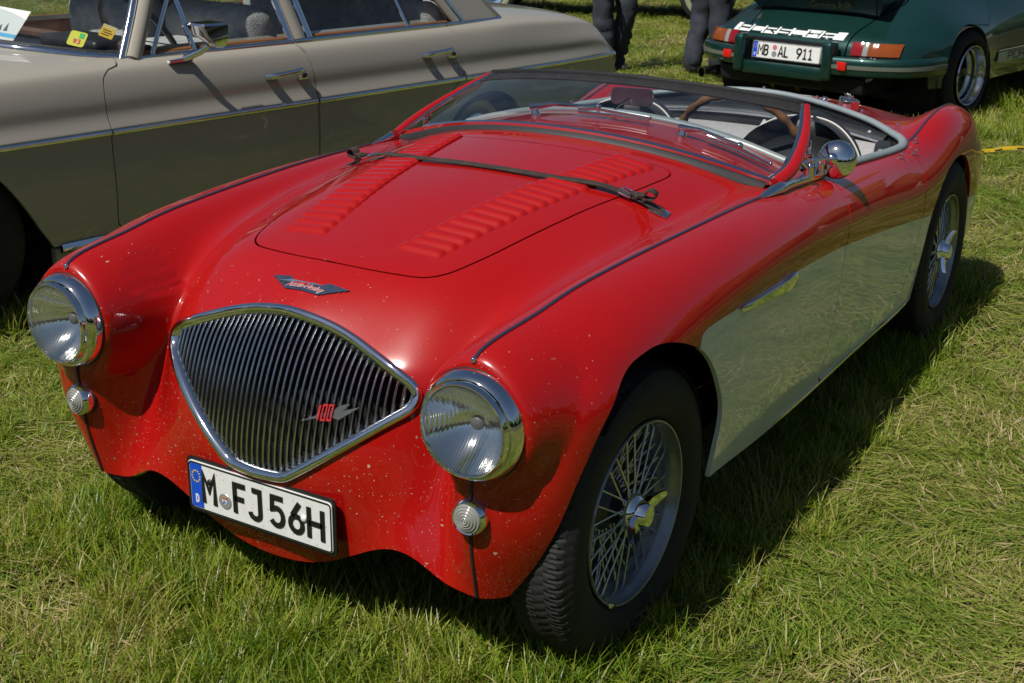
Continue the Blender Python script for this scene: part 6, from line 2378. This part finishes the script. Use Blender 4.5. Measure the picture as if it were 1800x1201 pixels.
for g in wide_word('PORSCHE', -.385, .110, .086, .042, .0085, .001):
    V = g[0]
    # viewed from behind, text runs towards -y
    W_ = np.array([tail_pt(.07 - x, .556 + y, .0048 + z)[0] for x, y, z in V])
    make('letter', (W_, g[1]), M_GREEN, decal)
sb0 = [((.46, -.800, .355), (1.55, -.800, .355)), ]
sx = np.linspace(.445, 1.70, 20)
yy_ = np.interp(sx, [.44, .86, 1.45, 1.7], [.800, .775, .775, .785]) + .006
stripe = make('sill_stripe', grid_mesh(np.stack([np.c_[sx, -yy_, np.full(20, .355)], np.c_[sx, -yy_ + .001, np.full(20, .425)]], 1)), simple('cream_decal', (.55, .55, .40), .5), coupe, smooth=False)
make('sill_line', grid_mesh(np.stack([np.c_[sx, -yy_, np.full(20, .433)], np.c_[sx, -yy_ + .001, np.full(20, .440)]], 1)), simple('cream_decal', (.55, .55, .40), .5), coupe, smooth=False)
for g in wide_word('PORSCHE', .0, .115, .086, .058, .012, .001):
    V = g[0]
    xq = .62 + V[:, 0]
    W_ = np.c_[xq, -(np.interp(xq, sx, yy_) + .002 + V[:, 2]), .361 + V[:, 1]]
    make('letter', (W_, g[1]), M_GREEN, stripe)
# black spoiler with script
SPo = []
for x, z, w in ((-.645, .698, .42), (-.665, .715, .44), (-.72, .775, .49), (-.76, .845, .52), (-.74, .862, .53), (-.55, .845, .50), (-.30, .85, .46), (-.25, .80, .45), (-.45, .715, .42)):
    SPo.append([(x + .05 * abs(t) ** 3, t * w, z - .03 * abs(t) ** 4) for t in np.linspace(-1, 1, 21)])
SPo = np.array(SPo)
V, F = grid_mesh(SPo.transpose(1, 0, 2), close_v=True)
spoiler = make('spoiler', (V, F + [tuple(range(9))[::-1], tuple(20 * 9 + k for k in range(9))]), simple('spoiler_black', (.006, .009, .007), .25, 0, .8), coupe, sharp=50)
cu = bpy.data.curves.new('script', 'FONT')
cu.body = 'Carrera RSR'
cu.size = .062
cu.shear = .4
cu.resolution_u = 2
tmp = bpy.data.objects.new('script', cu)
me = bpy.data.meshes.new_from_object(tmp)
sv = np.array([v.co[:] for v in me.vertices])
sf = [tuple(p.vertices) for p in me.polygons]
bpy.data.objects.remove(tmp)
bpy.data.meshes.remove(me)
make('script', (np.c_[np.full(len(sv), -.690) - .016 - (sv[:, 1]) * .80, .02 - sv[:, 0], .735 + sv[:, 1]], sf), simple('old_gold_script', (.20, .17, .05), .5), spoiler, smooth=False)
# wheels
for x, w_, y in ((0, .125, .70), (2.27, .10, .66)):
    for s in (-1, 1):
        WMx = axis_frame((x, s * y, .31), (0, s, 0))
        hubw = make('wheel', tm(lathe([(1e-5, .03), (.05, .03), (.06, .022), (.10, .006), (.13, -.004), (.15, -.02), (.15, -.08)], 40), WMx), M_BLACK, coupe)
        make('rim', tm(lathe([(.200, w_ + .005), (.196, w_ + .012), (.190, w_ + .008), (.186, w_ - .012), (.180, w_ - .026), (.178, w_ - .044), (.170, w_ - .050), (.168, w_ - .075), (.158, w_ - .085), (.155, .01), (.150, -.02)], 60), WMx), M_CHROME_DULL, hubw, sharp=40)
        make('tyre', tm(tyre_mesh(.318, .199, w_, 120, True), WMx), M_TYRE, hubw, sharp=40)
        for k in range(5):
            a = k * 2 * math.pi / 5
            make('wheel_spoke', tm(box(.13, .055, .02, (.10, 0, .018), .008), np.array(WMx) @ np.array(Matrix.Rotation(a, 4, 'Z'))), M_BLACK, hubw)
for s in (-1, 1):
    make('wheel_arch_liner', tm(lathe([(.385, 0), (.385, .34), (.02, .34)], 26), axis_frame((-.10, s * .835, .25), (0, -s, 0))), M_UNDER, coupe)
    make('wheel_arch_liner', tm(lathe([(.34, 0), (.34, .30), (.02, .30)], 26), axis_frame((2.26, s * .75, .28), (0, -s, 0))), M_UNDER, coupe)
make('floor_pan', box(3.3, 1.2, .04, (1.0, 0, .21)), M_UNDER, coupe, smooth=False)
make('engine_mass', box(.9, 1.1, .25, (-.35, 0, .36)), M_UNDER, coupe, smooth=False)
make('cabin_fill', box(1.5, .9, .5, (.85, 0, .62), .1), M_UNDER, coupe)
make('quarter_vent', tm(prism([(-.06, 0), (.05, -.055), (.07, -.075), (.04, -.068), (-.05, -.012)], .002), frame((.22, -.805, .700), (.85, .35, -.4), (.3, .1, .9))), M_BLACK, coupe)
# ================================================================ the two people standing behind
def make_person(name, label, loc, rotz, joints, edges, radii, colours, root):
    me = bpy.data.meshes.new('tmp')
    me.from_pydata(joints, edges, [])
    ob = bpy.data.objects.new('tmp', me)
    COL.objects.link(ob)
    sk = ob.modifiers.new('skin', 'SKIN')
    sk.use_smooth_shade = True
    for v, r in zip(me.skin_vertices[0].data, radii):
        v.radius = r if np.ndim(r) else (r, r)
    me.skin_vertices[0].data[root].use_root = True
    sb_ = ob.modifiers.new('sub', 'SUBSURF')
    sb_.levels = sb_.render_levels = 2
    bpy.context.view_layer.update()
    dg = bpy.context.evaluated_depsgraph_get()
    m2 = bpy.data.meshes.new_from_object(ob.evaluated_get(dg))
    bpy.data.objects.remove(ob)
    m2.name = name
    co = np.array([v.co[:] for v in m2.vertices])
    # creases in the cloth
    nz = np.array([mnoise.noise(Vector(p) * 14) * .5 + .9 - 2.2 * abs(mnoise.noise(Vector((p[0] * 7 + p[2] * 4, p[1] * 7, p[2] * 17)))) for p in co])
    no = np.array([v.normal[:] for v in m2.vertices])
    amp = np.where(co[:, 2] < .92, .0150, np.where(co[:, 2] < 1.42, .006, 0.0)) * np.where(co[:, 2] < .09, .1, 1)
    knee = np.exp(-((co[:, 2] - .20) / .12) ** 2) * .010 * np.sin(co[:, 2] * 95 + co[:, 0] * 20)
    co = co + no * (nz * amp + knee * (co[:, 2] > .09))[:, None]
    m2.vertices.foreach_set('co', co.ravel())
    for mt, _ in colours:
        m2.materials.append(mt)
    idx = []
    for p in m2.polygons:
        c = p.center
        k = 0
        for j, (mt, fn) in enumerate(colours):
            if fn(c):
                k = j
                break
        idx.append(k)
    m2.polygons.foreach_set('material_index', idx)
    m2.polygons.foreach_set('use_smooth', [True] * len(idx))
    m2.update()
    o = bpy.data.objects.new(name, m2)
    COL.objects.link(o)
    o.location = loc
    o.rotation_euler = (0, 0, rotz)
    return o


SKIN = simple('skin', (.46, .27, .19), .55)
HAIR = simple('hair', (.05, .035, .02), .7)


def standing(lx, hip_w, step, knee_fwd):
    J = [(0, 0, .96), (0, .0, 1.14), (0, -.01, 1.34), (0, -.005, 1.47), (0, .02, 1.58), (0, .035, 1.70),      # 0-5 pelvis..head
         (-hip_w, 0, .90), (-hip_w - .01, .02 + knee_fwd, .50), (-lx, -.01 - step, .10), (-lx, .07 - step, .045), (-lx, .15 - step, .04),      # 6-10
         (hip_w, 0, .90), (hip_w + .01, .02, .50), (lx, -.01 + step, .10), (lx, .07 + step, .045), (lx, .15 + step, .04),                      # 11-15
         (-.18, -.01, 1.42), (-.25, .0, 1.14), (-.23, .12, .92), (-.22, .16, .84), (.18, -.01, 1.42), (.25, .0, 1.14), (.23, .12, .92), (.22, .16, .84)]
    E = [(0, 1), (1, 2), (2, 3), (3, 4), (4, 5), (0, 6), (6, 7), (7, 8), (8, 9), (9, 10), (0, 11), (11, 12), (12, 13), (13, 14), (14, 15), (2, 16), (16, 17), (17, 18), (18, 19), (2, 20), (20, 21), (21, 22), (22, 23)]
    R = [(.155, .115), (.145, .11), (.165, .12), (.06, .06), (.075, .09), (.07, .085), (.100, .105), (.082, .085), (.073, .078), (.048, .055), (.042, .04),
         (.100, .105), (.082, .085), (.073, .078), (.048, .055), (.042, .04), (.06, .06), (.048, .048), (.04, .04), (.035, .035), (.06, .06), (.048, .048), (.04, .04), (.035, .035)]
    return J, E, R


def person(label, loc, rotz, J, E, R, shirt):
    cols = [(M_DENIM, lambda c: .085 < c.z < .97 and abs(c.x) < .215), (M_SHOE, lambda c: c.z <= .085), (SKIN, lambda c: c.z > 1.47 or (abs(c.x) > .2 and c.z < 1.12)), (shirt, lambda c: True)]
    o = make_person('person', label, loc, rotz, J, E, R, cols, 0)
    tag(o, label, 'person')
    # face, hair and hands so the figure also holds up from other sides
    hd = make('hair', ball(.098, (0, .025, 1.695), 18, 12, (.86, 1.02, 1.0)), HAIR, o)
    make('nose', ball(.016, (0, .125, 1.635), 10, 8, (.8, 1, 1.4)), SKIN, o)
    for s in (-1, 1):
        make('ear', ball(.024, (s * .080, .03, 1.635), 10, 8, (.4, .8, 1.2)), SKIN, o)
        make('eye', ball(.010, (s * .030, .108, 1.655), 10, 8), M_PLATEBLACK, o)
        fg = [tube([(s * .22 + (k - 1.5) * .017, .165, .83), (s * .22 + (k - 1.5) * .018, .175, .78), (s * .22 + (k - 1.5) * .016, .165, .745 + .006 * abs(k - 1.5))], [.0095, .009, .007], 8) for k in range(4)]
        fg.append(tube([(s * .195, .165, .84), (s * .180, .185, .80), (s * .182, .19, .775)], [.011, .0095, .008], 8))
        make('hand', joinm(fg + [ball(.040, (s * .22, .165, .835), 12, 10, (.9, .5, 1))]), SKIN, o)
    make('mouth', box(.045, .01, .008, (0, .112, 1.590), .003), simple('lips', (.35, .12, .1), .5), o)
    return o


J, E, R = standing(.125, .095, .02, .03)
person('person in dark jeans standing in front of the green coupe beyond the roadster', (7.62, 2.42, 0), -1.9, J, E, R, simple('navy_shirt', (.03, .04, .08), .8))
J, E, R = standing(.09, .09, .06, .05)
person('person in dark jeans with wrinkled trouser legs standing behind the tail of the beige saloon', (7.52, 3.22, 0), 2.6, J, E, R, simple('grey_shirt', (.16, .16, .17), .8))

# ================================================================ barrier tape lying across the grass
M_TAPE = simple('yellow_tape', (.55, .36, .01), .4, bump=(30, .4, .01))
xs = np.linspace(0, 1, 60)
tp_ = np.c_[5.50 + .42 * xs * 4, .25 - .84 * xs * 4, .055 + .012 * np.sin(xs * 40) + .006 * np.sin(xs * 91)]
tape = make('barrier_tape', sweep(tp_, [(-.0012, -.010), (.0012, -.010), (.0012, .010), (-.0012, .010)], np.c_[np.full(60, .25), np.full(60, .12), np.full(60, 1.0)]), M_TAPE)
tag(tape, 'yellow barrier tape with black print lying across the grass', 'barrier tape')
rs = random.Random(3)
d_ = tp_[-1] - tp_[0]
L_ = np.linalg.norm(d_)
t_ = .01
prn = []
while t_ < .98:
    ln = rs.uniform(.012, .030)
    k = t_ * 59
    p = tp_[int(k)]
    q = tp_[min(59, int((t_ + ln) * 59) + 0)] if int((t_ + ln) * 59) > int(k) else p + d_ * ln
    u_ = (q - p) / np.linalg.norm(q - p)
    prn.append(tm(box(ln * L_ * .8, .003, .009 + rs.uniform(-.002, .002), (ln * L_ * .4, 0, -.004)), frame(p, u_, np.cross((.25, .12, 1.0), u_))))
    t_ += ln + rs.uniform(.004, .016)
make('tape_print', joinm(prn), M_PLATEBLACK, tape, smooth=False)['kind'] = 'stuff'

# ================================================================ another old car beyond, only a wheel and a wing of it in the frame
far_car = thing('parked_car', 'dark blue vintage car far beyond the beige saloon with only one pale wheel showing', 'car', (11.75, 6.95, 0), -1.15)
U = np.linspace(0, 1, 24)
prof = [(-.72, .35), (-.66, .62), (-.3, .74), (.5, .80), (.75, 1.05), (1.1, 1.30), (1.9, 1.33), (2.35, 1.05), (2.7, .80), (3.25, .62), (3.35, .35)]
pp = spline(prof, n=40)
Gq = []
for x, z in pp:
    row = []
    for t in np.linspace(0, 1, 16):
        hw = .74 * (1 - .25 * max(0, (z - .85)) / .5)
        a = t * math.pi / 2
        row.append((x, hw * math.sin(a) ** .55 if t > 0 else 0, .30 + (z - .30) * (math.cos(a) ** .45 if t < 1 else 0)))
    Gq.append(row)
V, F = grid_mesh(np.array(Gq))
V2 = V * (1, -1, 1)
make('body', joinm([(V, F), (V2, [f[::-1] for f in F])]), M_BLUECAR, far_car)
M_PALEWHEEL = simple('pale_blue_wheel', (.20, .30, .42), .35, .2)
for x in (0, 2.55):
    for s in (-1, 1):
        WMx = axis_frame((x, s * .70, .32), (0, s, 0))
        h_ = make('wheel', tm(lathe([(.20, .085), (.195, .07), (.17, .06), (.16, .035), (.10, .06), (.05, .085), (1e-5, .088)], 36), WMx), M_PALEWHEEL, far_car)
        make('tyre', tm(tyre_mesh(.33, .20, .095, 90, False), WMx), M_TYRE, h_)
        make('whitewall', tm(lathe([(.215, .094), (.225, .0985), (.262, .099), (.272, .0965)], 48), WMx), simple('cream_tyre_wall', (.30, .32, .20), .6), h_)
        make('mudguard', tm(lathe([(.40, -.12), (.415, 0), (.40, .10), (.38, .10)], 20, a0=0, a1=math.pi), axis_frame((x, s * .72, .32), (0, s, 0))), M_BLUECAR, far_car)

# ================================================================ trees round the field, met only as reflections
M_TREE = simple('far_foliage', (.045, .075, .018), .9, mottle=(.6, .6), bump=(1.2, 1.0, .8))
rs = random.Random(11)
parts = []
for k in range(120):
    a = k / 120 * 2 * math.pi + rs.uniform(-.02, .02)
    r = rs.uniform(60, 82)
    h = rs.uniform(7, 15)
    for j in range(3):
        b = ball(1.0, (0, 0, 0), 9, 7)
        v = b[0] * (1 + .25 * np.array([[mnoise.noise(Vector(p) * 2.1 + Vector((k, j, 0)))] for p in b[0]]))
        rr_ = h * rs.uniform(.28, .42)
        parts.append((v * (rr_, rr_, rr_ * 1.1) + (r * math.cos(a) + rs.uniform(-2, 2), r * math.sin(a) + rs.uniform(-2, 2), h * (.32 + .2 * j)), b[1]))
tag(make('far_trees', joinm(parts), M_TREE), kind='stuff')
